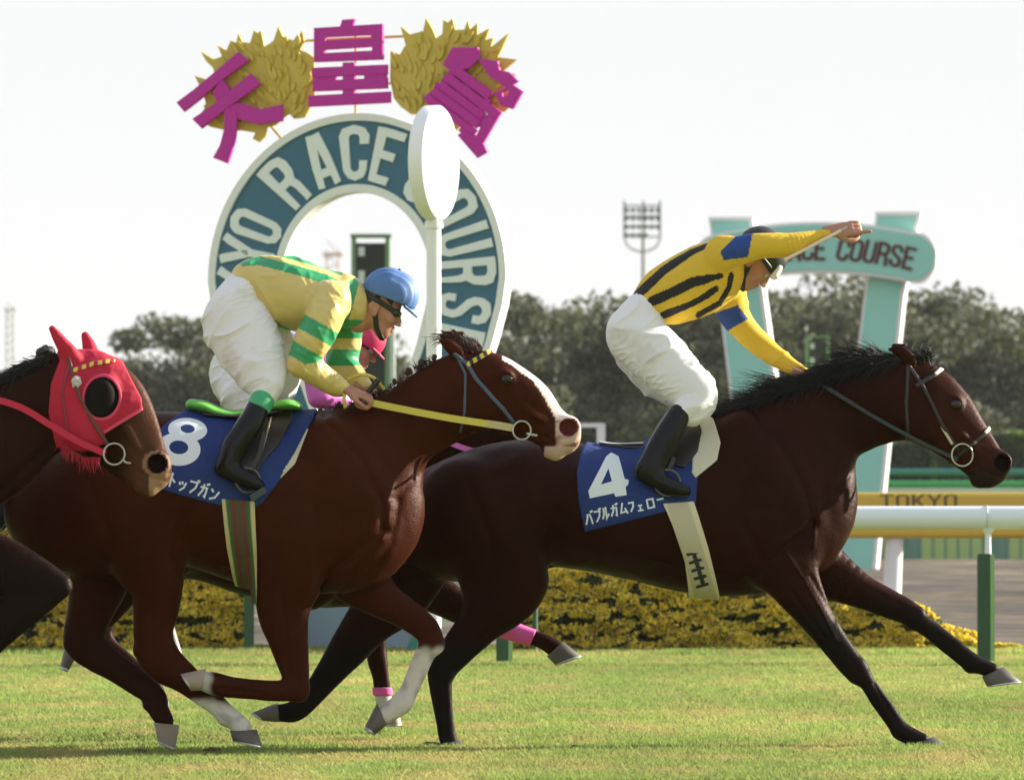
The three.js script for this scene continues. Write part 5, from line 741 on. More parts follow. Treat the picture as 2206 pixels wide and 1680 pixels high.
// ---- rider of number 8: yellow and green silks, blue cap
{
  const Y = [.62, .485, .16], G = [.028, .30, .115];
  makeRider({
    key: 'eight', z: .9, base: [510, 1050], label: 'jockey in yellow and green silks and blue cap crouching over the number 8 horse',
    head: [812, 664, -.36], neck: [765, 660], hat: [.03, .082], brim: .02, ribbed: true, hatMat: std(.075, .165, .39, .6), lensMat: std(.02, .03, .015, .15),
    silks: [
      { st: [[545, 556, 552, 652, .14, 0], [600, 550, 600, 700, .17, 0], [665, 568, 650, 716, .185, 0], [718, 588, 700, 706, .175, 0], [742, 600, 732, 688, .14, 0]], k: .02 },
      { st: [[735, 645, 52, 0, .14], [752, 660, 46, 0, .12], [766, 676, 32, 0, .08]], id: 5 },
      { st: [[712, 648, 44, .16], [695, 690, 43, .2], [668, 740, 38, .215], [650, 780, 31, .21]], id: 1 }, { st: [[652, 785, 31, .21], [685, 806, 29, .18], [715, 824, 25, .14], [738, 836, 18, .12]], id: 2 },
      { st: [[735, 655, 42, -.16], [742, 700, 38, -.19], [742, 750, 36, -.2], [735, 782, 30, -.19]], id: 3 }, { st: [[735, 785, 30, -.19], [762, 808, 26, -.14], [785, 832, 18, -.08]], id: 4 }],
    fold: (x, y, z) => creaseFold(x, y, z, -.9, .012) + .003 * N3(x * 25, y * 25, z * 25), 
    silkColor: (dx, dy, z, id) => {
      if (id === 1) { const t = ((dx - 699) * -62 + (dy - 651) * 143) / 156 + (dx - 668) * -.12; return (t > 44 && t < 78) || (t > 108 && t < 141) ? G : Y; }
      if (id === 2) return ((dx - 699) * -62 + (dy - 651) * 143) / 156 < 141 && dx < 665 ? G : Y;
      if (id === 3) return (dy > 700 && dy < 728) || (dy > 751 && dy < 786) ? G : Y; if (id === 4) return dy < 786 ? G : Y;
      if (id === 5) return dist2([[764, 612], [752, 660], [735, 712]], dx, dy) < 10 || (dy > 690 && dy < 728 && dx > 742) ? G : Y;
      if (dist2([[528, 566], [560, 563], [640, 585], [700, 602], [757, 632]], dx, dy) < 10 || dist2([[600, 548], [690, 572], [772, 602]], dx, dy) < 5 || dist2([[548, 652], [570, 684], [628, 718]], dx, dy) < 5 || dist2([[757, 625], [735, 690], [715, 715]], dx, dy) < 12) return G; return Y; },
    breeches: [
      { st: [[520, 585, 552, 670, .15, 0], [478, 612, 530, 700, .175, 0], [452, 665, 545, 735, .17, 0]], k: .03 },
      { st: [[588, 700, 434, 690, .1, .09], [612, 750, 470, 758, .093, .15], [615, 790, 502, 800, .08, .2], [606, 832, 534, 840, .068, .23], [586, 868, 545, 856, .058, .25]] },
      { st: [[610, 700, 470, 690, .1, -.09], [640, 752, 500, 772, .095, -.15], [645, 795, 535, 818, .082, -.2], [636, 838, 575, 850, .07, -.23], [618, 870, 580, 860, .06, -.25]] }],
    breechColor: whiteCloth,
    boots: [{ st: [[580, 882, 537, 862, .055, .27], [562, 925, 508, 912, .057, .3], [532, 970, 478, 955, .05, .32], [515, 1000, 470, 985, .045, .33]], k: .02 }, { st: [[482, 1008, 21, .33, .04], [510, 1022, 20, .335, .042], [540, 1036, 17, .335, .042], [560, 1046, 11, .335, .036]], k: .02 },
      { side: -1, st: [[620, 882, 577, 862, .055, -.27], [600, 925, 548, 912, .057, -.3], [565, 975, 515, 960, .05, -.32], [550, 1005, 505, 990, .045, -.33]] }, { side: -1, st: [[520, 1008, 21, -.33, .04], [575, 1036, 17, -.335, .042]] }],
    cuffs: [{ st: [[588, 874, 541, 850, .06, .262], [582, 884, 536, 860, .06, .268]], m: std(.05, .36, .16, .5) }],
    hands: [{ p: [768, 846, .12], f: [1, -.32, -.05], up: [.3, 1, .35] }, { p: [805, 846, -.07], f: [1, -.35, .1], up: [.3, 1, -.3] }]
  });
}
// ---- leading rider: yellow and black stripes, arm raised
{
  const Y = [.66, .43, .028], K = [.012, .011, .010], B = [.016, .055, .24];
  makeRider({
    key: 'four', z: 0, base: [1420, 1070], jacket: 'striped_jersey', silkMat: mKnit, label: 'leading jockey in yellow and black stripes raising one arm over his horse',
    head: [1622, 563, -.87], neck: [1575, 580], hat: [-.005, .06], brim: .1, hatMat: std(.018, .022, .024, .55), goggleY: .042, goggleX: .008, lensR: [.03, .04], noPeak: true, lensMat: std(.72, .72, .72, .2),
    silks: [
      { st: [[1368, 630, 1422, 684, .135, 0], [1402, 584, 1470, 688, .155, 0], [1455, 548, 1520, 682, .175, 0], [1505, 526, 1562, 655, .18, 0], [1532, 522, 1572, 622, .15, 0]], k: .02 },
      { st: [[1560, 545, 40, .16, .09], [1590, 540, 32, .21], [1640, 530, 28, .23], [1693, 528, 26, .22], [1740, 515, 17, .2], [1786, 503, 10, .18]], id: 1 },
      { st: [[1565, 610, 44, -.15, .09], [1578, 668, 36, -.2], [1606, 710, 29, -.21], [1645, 748, 26, -.2], [1690, 780, 20, -.14], [1730, 803, 14, -.06]], id: 2 }],
    fold: (x, y, z) => creaseFold(x, y, z, .5, .008),
    silkColor: (dx, dy, z, id, x, y) => { const w = 2.2 * N3(x * 16, y * 16, 3);
      if (id === 1) return polySDF([[1547, 548], [1582, 513], [1618, 503], [1606, 560], [1555, 566]], dx, dy) < 0 ? B : Y; if (id === 2) return polySDF([[1525, 678], [1592, 655], [1616, 684], [1568, 712]], dx, dy) < 0 ? B : Y;
      if (dist2([[1362, 646], [1431, 583], [1488, 546], [1532, 527]], dx, dy) < 10 - 4 * sstep(1424, 1520, dx) + w * .4 || dist2([[1405, 652], [1487, 613], [1550, 598]], dx, dy) < 11 + w - 5 * sstep(1500, 1550, dx) || dist2([[1425, 682], [1481, 661], [1519, 640], [1540, 625]], dx, dy) < 7 + w || dist2([[1504, 680], [1550, 654], [1569, 621], [1573, 595]], dx, dy) < 6 + w) return K; return Y; },
    breeches: [
      { st: [[1362, 634, 1418, 690, .145, 0], [1335, 660, 1425, 715, .17, 0], [1312, 700, 1430, 740, .17, 0]], k: .03 },
      { st: [[1432, 702, 1308, 742, .1, .09], [1484, 762, 1362, 786, .093, .15], [1522, 810, 1414, 830, .08, .2], [1547, 850, 1456, 862, .066, .23], [1530, 880, 1450, 880, .06, .25], [1494, 893, 1446, 884, .055, .265]] },
      { st: [[1432, 702, 1310, 748, .1, -.09], [1484, 764, 1350, 798, .095, -.15], [1522, 812, 1408, 838, .082, -.2], [1545, 852, 1452, 866, .068, -.23], [1500, 892, 1448, 882, .056, -.265]] }],
    breechColor: whiteCloth,
    boots: [{ st: [[1488, 902, 1440, 886, .054, .275], [1470, 940, 1412, 928, .055, .3], [1448, 985, 1388, 972, .048, .32], [1434, 1008, 1378, 995, .044, .33]] }, { st: [[1388, 1016, 22, .33, .04], [1420, 1036, 20, .335, .042], [1455, 1052, 18, .335, .042], [1476, 1058, 13, .335, .036]] },
      { side: -1, st: [[1488, 902, 1440, 886, .054, -.275], [1470, 940, 1412, 928, .055, -.3], [1448, 985, 1388, 972, .048, -.32], [1434, 1008, 1378, 995, .044, -.33]] }, { side: -1, st: [[1388, 1016, 22, -.33, .04], [1465, 1055, 17, -.335, .042]] }],
    hands: [{ p: [1818, 494, .18], f: [1, .14, .1], up: [-.1, .5, .85], open: true }, { p: [1750, 812, -.03], f: [1, -.25, .1], up: [.2, 1, .2] }]
  });
}
// ---- hidden rider in pink
{
  const P = [.62, .13, .5];
  makeRider({
    key: 'pink', z: -1, base: [540, 1060], label: 'jockey in pink silks and pink cap, mostly hidden behind the blue capped jockey',
    head: [762, 742, -.42], neck: [725, 740], hat: [.01, .05], hatMat: std(.6, .03, .12, .5), lensMat: std(.2, .24, .16, .15),
    silks: [{ st: [[540, 712, 545, 805, .14, 0], [610, 700, 610, 815, .17, 0], [680, 712, 672, 815, .175, 0], [708, 728, 700, 800, .14, 0]] },
      { st: [[690, 752, 36, .16], [682, 800, 32, .2], [690, 850, 27, .2]], id: 1 }, { st: [[690, 850, 26, .2], [735, 864, 22, .12], [775, 874, 15, .07]], id: 1 }, { st: [[700, 752, 36, -.16], [700, 800, 32, -.2], [715, 850, 26, -.18]], id: 1 }, { st: [[715, 850, 26, -.18], [785, 876, 15, -.07]], id: 1 }],
    fold: (x, y, z) => .008 * N3(x * 9, y * 15, z * 9), silkColor: (dx, dy, z, id) => id === 0 && dx < 672 ? [.55, .45, .68] : P,
    breeches: [{ st: [[520, 725, 540, 800, .14, 0], [480, 745, 530, 830, .17, 0], [462, 790, 540, 850, .165, 0]] }, { st: [[590, 800, 452, 800, .1, .1], [610, 850, 480, 862, .09, .18], [600, 890, 520, 900, .07, .23]] }, { st: [[590, 800, 452, 800, .1, -.1], [610, 850, 480, 862, .09, -.18], [600, 890, 520, 900, .07, -.23]] }],
    breechColor: whiteCloth,
    boots: [{ st: [[590, 905, 545, 895, .055, .26], [560, 970, 510, 960, .05, .31], [540, 1010, 495, 1000, .045, .32]] }, { st: [[510, 1015, 20, .33, .04], [575, 1042, 15, .33, .04]] }, { side: -1, st: [[590, 905, 545, 895, .055, -.26], [560, 970, 510, 960, .05, -.31], [540, 1010, 495, 1000, .045, -.32]] }, { side: -1, st: [[510, 1015, 20, -.33, .04], [575, 1042, 15, -.33, .04]] }],
    hands: [{ p: [800, 880, .07], f: [1, -.3, 0], up: [.3, 1, .3] }, { p: [810, 882, -.07], f: [1, -.3, 0], up: [.3, 1, -.3] }]
  });
}
// ------------------------------------------------------------------ tack
function strapGeo(pts, width, thick, twist = 0) { // a flat strap along a curve, its width upright in the side view
  const c = new THREE.CatmullRomCurve3(pts), n = 36, pos = [], idx = [];
  for (let i = 0; i <= n; i++) { const p = c.getPoint(i / n), t = c.getTangent(i / n), w = V(-t.y, t.x, 0).normalize().multiplyScalar(width / 2), d = V().crossVectors(t, w).normalize().multiplyScalar(thick / 2); for (const [a, b] of [[1, 1], [1, -1], [-1, -1], [-1, 1]]) { const q = p.clone().addScaledVector(w, a).addScaledVector(d, b); pos.push(q.x, q.y, q.z); } }
  for (let i = 0; i < n; i++) for (let k = 0; k < 4; k++) { const a = i * 4 + k, b = i * 4 + (k + 1) % 4; idx.push(a, b, a + 4, b, b + 4, a + 4); }
  idx.push(0, 2, 1, 0, 3, 2); const e = n * 4; idx.push(e, e + 1, e + 2, e, e + 2, e + 3);
  const g = new THREE.BufferGeometry(); g.setAttribute('position', new THREE.Float32BufferAttribute(pos, 3)); g.setIndex(idx); const h = g.toNonIndexed(); h.computeVertexNormals(); return h;
}
const ringAt = (x, y, r, z, tube = .0042) => { const c = at(x, y, z), g = new THREE.TorusGeometry(r * (CAMZ - z) / FOC, tube, 10, 40); g.rotateY(.25); g.translate(c.x, c.y, c.z); return g; };
const mSteel = std(.5, .48, .42, .35, { metalness: .9 });
// katakana as strokes in a unit cell, y downward
const FU = [[.08, .2], [.85, .2], [.76, .55], [.3, .95]], DAK = [[[.74, .0], [.82, .15]], [[.9, -.04], [.98, .1]]];
const KANA = { ba: [[[.36, .2], [.28, .55], [.06, .92]], [[.58, .2], [.75, .5], [.9, .92]], ...DAK], bu: [FU, ...DAK], ru: [[[.3, .12], [.28, .6], [.05, .95]], [[.58, .08], [.58, .9], [.95, .6]]], ga: [[[.1, .32], [.82, .32], [.76, .92], [.6, .84]], [[.45, .08], [.42, .5], [.08, .95]], ...DAK], mu: [[[.45, .05], [.12, .84], [.86, .78]], [[.65, .5], [.95, .98]]], fu: [FU], e: [[[.2, .45], [.8, .45]], [[.5, .45], [.5, .92]], [[.1, .92], [.9, .92]]], ro: [[[.12, .15], [.88, .15], [.88, .92], [.12, .92], [.12, .1]]], bar: [[[.05, .5], [.95, .5]]], to: [[[.35, .03], [.35, .98]], [[.35, .38], [.85, .62]]], tu: [[[.16, .42], [.28, .62]], [[.44, .36], [.54, .56]], [[.88, .38], [.74, .75], [.34, .98]]], pu: [FU, 'o'], n: [[[.08, .2], [.36, .42]], [[.92, .28], [.62, .76], [.08, .95]]], no: [[[.82, .08], [.56, .6], [.1, .95]]], ma: [[[.1, .2], [.9, .2], [.5, .66]], [[.36, .5], [.66, .86]]], ya: [[[.08, .42], [.9, .28], [.72, .55]], [[.3, .1], [.5, .98]]] };
function kana(ctx, list) { ctx.strokeStyle = '#d9e2e4'; ctx.lineCap = 'butt'; ctx.lineJoin = 'miter'; for (const [k, x, y, w, h, ang, lw] of list) { ctx.save(); ctx.translate(x, y); ctx.rotate(ang); ctx.lineWidth = lw; for (const s of KANA[k]) { ctx.beginPath(); if (s === 'o') { ctx.lineWidth = lw * .6; ctx.arc(w * .42, -h * .42, w * .11, 0, 7); } else s.forEach((p, i) => ctx[i ? 'lineTo' : 'moveTo']((p[0] - .5) * w, (p[1] - .5) * h)); ctx.stroke(); } ctx.restore(); } }
function clothTex(b, scale, orig, draw) { // b: side-view box of the cloth; the drawing is in crop measure around orig
  const W = 1024, H = Math.round(1024 * (b[3] - b[1]) / (b[2] - b[0])), cv = document.createElement('canvas'); cv.width = W; cv.height = H; const ctx = cv.getContext('2d'), k = W / (b[2] - b[0]);
  ctx.fillStyle = '#16316f'; ctx.fillRect(0, 0, W, H); seed = 77; for (let i = 0; i < 9000; i++) { const v = rnd(); ctx.fillStyle = v < .5 ? 'rgba(10,26,80,.35)' : 'rgba(38,70,140,.3)'; ctx.fillRect(rnd() * W, rnd() * H, 3, 3); }
  ctx.setTransform(k / scale, 0, 0, k / scale, k * (orig[0] - b[0]), k * (orig[1] - b[1])); draw(ctx);
  const t = new THREE.CanvasTexture(cv); t.colorSpace = THREE.SRGBColorSpace; t.anisotropy = 4; return new THREE.MeshStandardMaterial({ map: t, roughness: .78 });
}
const uvOf = b => (dx, dy) => [(dx - b[0]) / (b[2] - b[0]), 1 - (dy - b[1]) / (b[3] - b[1])];
const rootAt = (t, x, y, z) => { const p = at(x, y, z); return rebase(t, p.x, p.y, p.z); };
const mVC = new THREE.MeshStandardMaterial({ vertexColors: true, roughness: .75 });
// ---- number 4
{
  const b = [1225, 880, 1525, 1155], poly = [[1252, 972], [1270, 940], [1400, 930], [1470, 895], [1512, 880], [1512, 905], [1504, 975], [1494, 1092], [1445, 1099], [1258, 1146], [1244, 1080], [1241, 1019]];
  const m = clothTex(b, 3.61, [1124.7, 853.2], c => { c.fillStyle = '#dfe8ea'; c.beginPath();[[690, 440], [745, 470], [788, 645], [820, 655], [815, 690], [795, 710], [803, 772], [716, 785], [706, 757], [520, 797], [508, 740], [650, 470]].forEach((p, i) => c[i ? 'lineTo' : 'moveTo'](...p)); c.closePath();[[664, 565], [690, 665], [606, 690]].forEach((p, i) => c[i ? 'lineTo' : 'moveTo'](...p)); c.closePath(); c.fill('evenodd');
    kana(c, [['ba', 514, 950, 62, 112, -.12, 14], ['bu', 578, 930, 60, 108, -.13, 14], ['ru', 640, 907, 60, 104, -.14, 14], ['ga', 706, 888, 62, 100, -.15, 14], ['mu', 778, 872, 62, 96, -.17, 14], ['fu', 838, 858, 52, 92, -.18, 14], ['e', 905, 855, 56, 82, -.18, 13], ['ro', 985, 833, 62, 84, -.2, 14], ['bar', 1060, 803, 60, 80, -.22, 15]]); });
  const t = thing('saddle_cloth', 'blue saddle cloth with a white number 4 and a line of white characters', 'saddle cloth'); cover('four', (x, y, z) => .013 + .004 * N3(x * 9, y * 12, z * 6), (dx, dy) => polySDF(poly, dx, dy), .0075, null, b, m, 'cloth', t, null, uvOf(b)); rootAt(t, 1380, 1100, 0);
  const p = thing('saddle_pad', 'cream foam pad under the front of the number 4 cloth', 'pad'); cover('four', .02, (dx, dy) => polySDF([[1505, 893], [1534, 900], [1549, 955], [1541, 993], [1494, 1031], [1486, 1019], [1490, 960]], dx, dy), .007, null, [1470, 875, 1565, 1045], std(.6, .57, .45, .8), 'foam', p); rootAt(p, 1510, 1030, 0);
  const s = thing('saddle', 'small black racing saddle with a cream girth on the number 4 horse', 'saddle');
  const S = stations([[1296, 957, 5, 0, .07], [1330, 962, 7, 0, .1], [1390, 962, 8, 0, .11], [1440, 940, 9, 0, .11], [1490, 905, 9, 0, .08], [1512, 890, 7, 0, .06]], 0), sf = Field.around([{ s: S }], .007).chain(S, .01); part('seat', sf.mesh(), std(.05, .05, .055, .35), s); const S2 = stations([[1292, 953, 3, 0, .075], [1330, 957, 3, 0, .1], [1385, 955, 3, 0, .105]], 0); part('seat_trim', Field.around([{ s: S2 }], .005).chain(S2, .01).mesh(), std(.55, .56, .56, .5), s);
  cover('four', .026, (dx, dy) => polySDF([[1440, 925], [1500, 888], [1510, 930], [1500, 975], [1470, 1010], [1440, 1000]], dx, dy), .007, null, [1420, 870, 1530, 1030], mLeather, 'flap', s);
  cover('four', .019, (dx, dy) => polySDF([[1424, 1085], [1490, 1080], [1500, 1110], [1522, 1180], [1549, 1282], [1550, 1305], [1488, 1305], [1472, 1210], [1444, 1130]], dx, dy), 0.0045, null, [1405, 1065, 1570, 1320], mVC, 'girth', s, (dx, dy) => { const f = (dy - 1090) / 195, c = 1457 + 62 * f, w = Math.abs(dx - c); const tick = dy > 1190 && dy < 1272 && ((Math.abs(dx - c - 2) < 5 && dy < 1262) || (Math.abs(dx - c) < 15 && (dy + dx * .3) % 19 < 7)); return tick ? [.02, .025, .03] : w > 24 ? [.66, .6, .42] : [.5, .46, .33]; });
  part('stirrup', ringAt(1438, 1040, 28, .335, .007), std(.12, .12, .12, .4, { metalness: .8 }), s); part('stirrup_leather', strapGeo([at(1452, 985, .325), at(1447, 1000, .335), at(1441, 1014, .335)], .02, .004), mLeather, s); rootAt(s, 1420, 1000, 0);
  const br = thing('bridle', 'dark bridle with pale browband and reins on the leading horse', 'bridle'), H = [1930, 760, 2190, 1060], reg = (P, w) => (dx, dy) => lineDist(P, dx, dy) - w;
  cover('four', .005, reg([[1958, 790], [1985, 830], [2030, 920], [2062, 968]], 4), .005, null, [1935, 765, 2085, 990], mLeather, 'cheek_strap', br); cover('four', .008, reg([[2035, 790], [2016, 805]], 4.5), .005, null, [1985, 765, 2060, 835], std(.62, .6, .55, .9), 'browband', br); cover('four', .005, reg([[2012, 808], [1975, 830]], 5), .005, null, [1955, 790, 2030, 850], mLeather, 'browband_end', br);
  cover('four', .009, reg([[2140, 915], [2124, 931]], 4), .005, null, [2095, 895, 2155, 960], std(.62, .6, .55, .9), 'noseband_fleece', br); cover('four', .005, reg([[2122, 934], [2060, 985], [2035, 1005]], 4), .005, null, [2015, 915, 2140, 1020], mLeather, 'noseband', br); cover('four', .005, reg([[1955, 790], [1950, 870], [1955, 950]], 4), .005, null, [1930, 765, 1985, 970], mLeather, 'throat_strap', br);
  part('cheek_piece', strapGeo([at(2027, 915, .075), at(2040, 936, .074), at(2053, 957, .072)], .012, .005), std(.5, .46, .33, .6), br);
  part('bit_ring', mergeGeometries([ringAt(2074, 980, 24, .078), ringAt(2074, 980, 24, -.078)]), mSteel, br);
  for (const sg of [1, -1]) part('rein', strapGeo([at(2064, 990, sg * .08), at(1990, 955, sg * .11), at(1891, 902, sg * .115), at(1800, 846, sg * .105), at(1752, 818, sg * .03)], .017, .004), std(.012, .026, .026, .5), br); rootAt(br, 2060, 985, 0);
  const w = thing('riding_whip', 'pale riding whip held in the raised hand of the leading jockey', 'whip'), a = at(1690, 560, .26), c = at(1812, 497, .2); part('shaft', tubeGeo([a, a.clone().lerp(c, .5), c], .0085, 12, 8), std(.75, .6, .5, .5), w); const e = c.clone().add(c.clone().sub(a).normalize().multiplyScalar(.035)); part('handle', tubeGeo([c, c.clone().lerp(e, .5), e], .008, 6, 8), std(.5, .36, .3, .5), w); w.position.copy(c); for (const q of w.children) q.position.sub(c);
}
// ---- number 8
{
  const b = [318, 865, 695, 1110], poly = [[395, 886], [420, 870], [540, 868], [640, 868], [684, 880], [676, 905], [645, 965], [604, 1041], [570, 1085], [537, 1100], [486, 1090], [461, 1085], [331, 1050], [322, 990], [338, 935]];
  const m = clothTex(b, 3.938, [232.7, 853.2], c => { c.fillStyle = '#dfe8ea'; const E = (x, y, rx, ry, a = 0) => { c.beginPath(); c.ellipse(x, y, rx, ry, a, 0, 7); c.fill(); }; E(695, 290, 165, 100, .1); E(625, 455, 186, 140, .1); c.fillStyle = '#16316f'; E(695, 282, 60, 36, .12); E(627, 440, 80, 57, .12);
    kana(c, [['ma', 330, 590, 75, 130, .26, 17], ['ya', 420, 625, 75, 130, .26, 17], ['no', 500, 655, 75, 130, .26, 17], ['to', 580, 715, 78, 130, .26, 17], ['tu', 665, 745, 80, 130, .26, 17], ['pu', 755, 770, 84, 128, .26, 17], ['ga', 842, 800, 80, 125, .26, 17], ['n', 935, 830, 84, 118, .26, 17]]); });
  const t = thing('saddle_cloth', 'blue saddle cloth with a white number 8 and slanting white characters', 'saddle cloth'); cover('eight', (x, y, z) => .013 + .004 * N3(x * 9, y * 12, z * 6), (dx, dy) => polySDF(poly, dx, dy), .0075, null, b, m, 'cloth', t, null, uvOf(b)); rootAt(t, 480, 1080, .9);
  const p = thing('saddle_pad', 'cream pad under the front of the number 8 cloth', 'pad'); cover('eight', .01, (dx, dy) => polySDF([[655, 925], [668, 925], [640, 1000], [609, 1032], [600, 1025], [630, 970]], dx, dy), .006, null, [580, 900, 690, 1050], std(.58, .53, .4, .8), 'foam', p); rootAt(p, 610, 1030, .9);
  const s = thing('saddle', 'black racing saddle with bright green rolls and striped girth on the number 8 horse', 'saddle'), mGr = std(.12, .42, .06, .6);
  for (const L of [[[412, 872, 13, 0, .11], [440, 877, 14, 0, .12], [470, 890, 14, 0, .12], [500, 896, 13, 0, .12], [525, 893, 12, 0, .11]], [[592, 876, 11, 0, .12], [620, 872, 13, 0, .12], [642, 876, 10, 0, .1]]]) { const S = stations(L, .9); part('padded_roll', Field.around([{ s: S }], .007).chain(S, .01).mesh(), mGr, s); }
  const S = stations([[440, 893, 7, 0, .13], [520, 899, 9, 0, .14], [600, 888, 8, 0, .12]], .9); part('seat', Field.around([{ s: S }], .007).chain(S, .01).mesh(), mLeather, s);
  cover('eight', .026, (dx, dy) => polySDF([[535, 885], [629, 884], [632, 906], [602, 964], [568, 1000], [560, 1030], [520, 1030]], dx, dy), .007, null, [500, 860, 650, 1050], mLeather, 'flap', s); cover('eight', .03, (dx, dy) => lineDist([[586, 900], [578, 940], [566, 985]], dx, dy) - 2.2, .005, null, [550, 885, 605, 1000], std(.42, .36, .22, .7), 'flap_trim', s);
  cover('eight', .019, (dx, dy) => polySDF([[485, 1075], [555, 1080], [558, 1180], [556, 1300], [512, 1300], [494, 1180]], dx, dy), 0.0045, null, [470, 1055, 580, 1320], mVC, 'girth', s, (dx, dy) => { const f = (dy - 1090) / 180, c = 520 + 14 * f, w = Math.abs(dx - c); let q = [.085, .06, .03]; q = lerpC(q, [.17, .02, .025], 1 - sstep(1.2, 3.6, Math.abs(w - 10))); q = lerpC(q, [.04, .12, .035], sstep(17, 19.5, w + 3 * f)); return lerpC(q, [.56, .5, .27], sstep(24.5, 27, w + 5 * f)); });
  part('stirrup', ringAt(533, 1035, 26, 1.235, .007), std(.12, .12, .12, .4, { metalness: .8 }), s); part('stirrup_leather', strapGeo([at(570, 930, 1.205), at(556, 985, 1.225), at(540, 1012, 1.235)], .02, .005), mLeather, s); part('stirrup_tread', strapGeo([at(540, 1074, 1.24), at(556, 1064, 1.24), at(572, 1054, 1.24)], .03, .05), std(.03, .05, .06, .4), s); rootAt(s, 520, 1000, .9);
  const br = thing('bridle', 'bridle with a yellow checked browband and long yellow reins on the number 8 horse', 'bridle'), reg = (P, w) => (dx, dy) => lineDist(P, dx, dy) - w, mBl = std(.055, .085, .13, .5);
  cover('eight', .006, reg([[980, 765], [1006, 784], [1027, 819], [1062, 858], [1085, 883], [1105, 909]], 4.5), .005, null, [960, 745, 1125, 925], mBl, 'cheek_strap', br); cover('eight', .005, reg([[985, 770], [1003, 807], [1001, 890], [992, 930]], 3), .005, null, [965, 755, 1025, 945], mBl, 'throat_strap', br);
  cover('eight', .007, reg([[1066, 748], [1040, 766], [1010, 785]], 5.5), .0045, null, [990, 730, 1085, 805], mVC, 'browband', br, (dx, dy) => Math.floor((dx - dy * .4) / 9.2) % 2 ? [.6, .48, .07] : [.015, .015, .02]);
  part('bit_ring', mergeGeometries([ringAt(1124, 927, 20, .9 + .085), ringAt(1124, 927, 20, .9 - .085), ...[1, -1].map(sg => tubeGeo([at(1134, 934, .9 + sg * .08), at(1143, 936, .9 + sg * .07), at(1156, 938, .9 + sg * .05)], .007, 8, 6))]), mSteel, br);
  for (const sg of [1, -1]) { part('rein', strapGeo([at(796, 867, .9 + sg * .12), at(880, 884, .9 + sg * .155), at(960, 899, .9 + sg * .145), at(1050, 913, .9 + sg * .115)], .031, .005), std(.6, .5, .075, .6), br); part('rein_end', strapGeo([at(1048, 912.5, .9 + sg * .116), at(1078, 917, .9 + sg * .1), at(1106, 922, .9 + sg * .088)], .033, .006), std(.5, .42, .22, .7), br); }
  part('rein_loop', tubeGeo([at(750, 816, .98), at(779, 807, 1.0), at(805, 814, .98), at(827, 838, .93)], .008, 24, 8), std(.6, .46, .09, .6), br); part('rein_loop', strapGeo([at(742, 848, 1.04), at(741, 862, 1.05), at(744, 878, 1.04)], .016, .005), std(.6, .46, .09, .6), br); rootAt(br, 1110, 922, .9);
  const w = thing('riding_whip', 'short black whip handle in the hands of the blue capped jockey', 'whip'), a = at(792, 846, .98), c = at(815, 818, .98); part('handle', tubeGeo([a, a.clone().lerp(c, .5), c], .013, 8, 10), mBlackS, w); const e = at(740, 885, 1.0); part('shaft', tubeGeo([a, a.clone().lerp(e, .5), e], .006, 8, 8), mBlackS, w); w.position.copy(a); for (const q of w.children) q.position.sub(a);
}
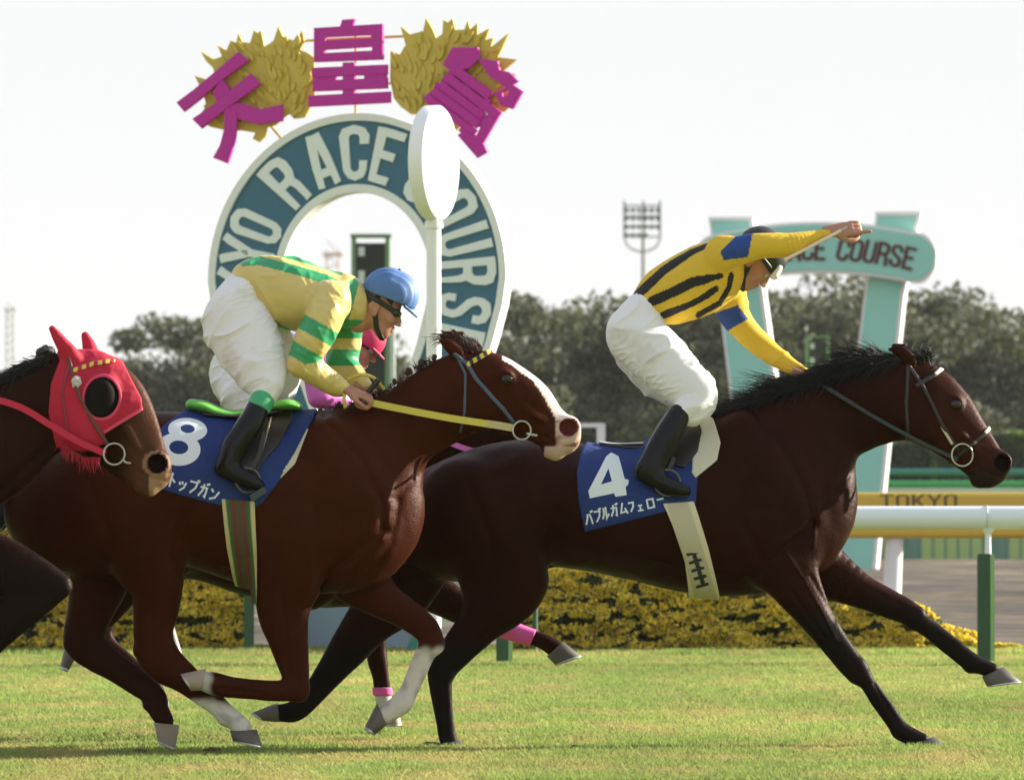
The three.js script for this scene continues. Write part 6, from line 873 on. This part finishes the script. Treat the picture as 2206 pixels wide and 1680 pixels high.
// ---- red hood, its bridle and reins
{
  const t = thing('red_hood', 'bright red hood with ear covers and eye holes on the leftmost horse', 'hood'), z0 = 1.8;
  const P = [[98, 690], [196, 690], [216, 735], [260, 772], [305, 858], [308, 882], [228, 931], [228, 957], [180, 974], [122, 963], [107, 890], [112, 828], [130, 778]];
  const eyeD = (dx, dy) => (Math.hypot((dx - 222) * .94 + (dy - 857) * .1, ((dy - 857) - (dx - 222) * .1) * .78) - 34);
  cover('hood', (x, y, z) => .009 + .004 * N3(x * 14, y * 14 + z * 8, z * 14) + .0015 * N3(x * 40, y * 40, z * 40), (dx, dy) => Math.max(polySDF(P, dx, dy), -eyeD(dx, dy)), .0055, null, [85, 695, 325, 990], new THREE.MeshStandardMaterial({ color: new THREE.Color(.43, .006, .034), roughness: .8 }), 'fabric', t);
  cover('hood', (x, y, z) => { const [dx, dy] = toD(x, y, z0), q = Math.hypot((dx - 216) / 36, (dy - 857) / 44); return .006 + .026 * Math.sqrt(Math.max(0, 1 - q * q)); }, (dx, dy) => eyeD(dx, dy) + 1, .005, null, [175, 805, 270, 910], new THREE.MeshPhysicalMaterial({ color: new THREE.Color(.009, .006, .005), roughness: .8, specularIntensity: .3 }), 'eye_hole_dome', t); cover('hood', .014, (dx, dy) => Math.abs(eyeD(dx, dy) - 3) - 3, .0045, null, [175, 805, 270, 910], std(.6, .05, .12, .8), 'eye_hem', t); cover('hood', .013, (dx, dy) => Math.max(lineDist([[306, 882], [228, 931]], dx, dy) - 3.5), .0045, null, [215, 870, 320, 945], std(.62, .06, .12, .8), 'nose_hem', t); rootAt(t, 200, 960, z0);  // near-black dome fills each eye hole of the hood
  const br = thing('bridle', 'bridle with a gold checked browband and red reins over the red hood', 'bridle'), reg = (Q, w) => (dx, dy) => lineDist(Q, dx, dy) - w;
  cover('hood', .015, reg([[244, 777], [200, 785], [161, 799]], 5), .0045, null, [145, 760, 265, 815], mVC, 'browband', br, (dx, dy) => Math.floor(dx / 8.5) % 2 ? [.66, .5, .08] : [.4, .015, .05]);
  cover('hood', .015, reg([[150, 775], [161, 815], [177, 860], [205, 910], [232, 956]], 4.5), .0045, null, [130, 755, 250, 975], std(.12, .03, .025, .5), 'cheek_strap', br); cover('hood', .015, reg([[150, 790], [137, 850], [150, 940]], 3), .0045, null, [125, 770, 170, 960], std(.25, .02, .035, .6), 'throat_strap', br);
  const fl = at(163, 822, z0 + .1), fg = new THREE.IcosahedronGeometry(.02, 3), fp = fg.attributes.position; for (let k = 0; k < fp.count; k++) { const f = 1 + .5 * N3(fp.getX(k) * 90, fp.getY(k) * 90, fp.getZ(k) * 90); fp.setXYZ(k, fp.getX(k) * f, fp.getY(k) * f * 1.2, fp.getZ(k) * f * .6); } fg.computeVertexNormals(); fg.translate(fl.x, fl.y, fl.z); part('buckle_fleece', fg, std(.5, .47, .45, .9), br);
  part('bit_ring', mergeGeometries([ringAt(245, 978, 23, z0 + .085), ringAt(245, 978, 23, z0 - .085), ...[1, -1].map(sg => tubeGeo([at(262, 990, z0 + sg * .08), at(270, 996, z0 + sg * .07), at(280, 998, z0 + sg * .055)], .006, 8, 6))]), mSteel, br);
  const mR = std(.5, .012, .05, .7); for (const sg of [1, -1]) part('rein', strapGeo([at(226, 977, z0 + sg * .09), at(170, 952, z0 + sg * .135), at(110, 917, z0 + sg * .14), at(40, 876, z0 + sg * .15), at(-60, 850, z0 + sg * .15), at(-170, 840, z0 + sg * .12)], .028, .005), mR, br);
  seed = 61; part('tassel', strands(110, i => { const q = along([[125, 945], [150, 968], [180, 985], [215, 985]], rnd()); return at(q[0], q[1], z0 + .1 + rr(-.01, .02)); }, () => V(rr(-.4, .3), -1, rr(-.2, .3)).normalize(), () => rr(.015, .055), .003), mR, br); rootAt(br, 245, 978, z0);
}
{ // pink reins of the hidden horse
  const br = thing('bridle', 'pink rein glimpsed behind the number 8 horse\'s chin', 'bridle'), m = std(.7, .16, .5, .6); for (const sg of [1, -1]) part('rein', strapGeo([at(815, 884, -1 + sg * .07), at(900, 922, -1 + sg * .12), at(990, 962, -1 + sg * .11), at(1075, 985, -1 + sg * .08)], .026, .005), m, br); part('bit_ring', mergeGeometries([ringAt(1092, 978, 20, -.92), ringAt(1092, 978, 20, -1.08)]), mSteel, br); rootAt(br, 1080, 985, -1);
}
renderer.render(scene, camera);
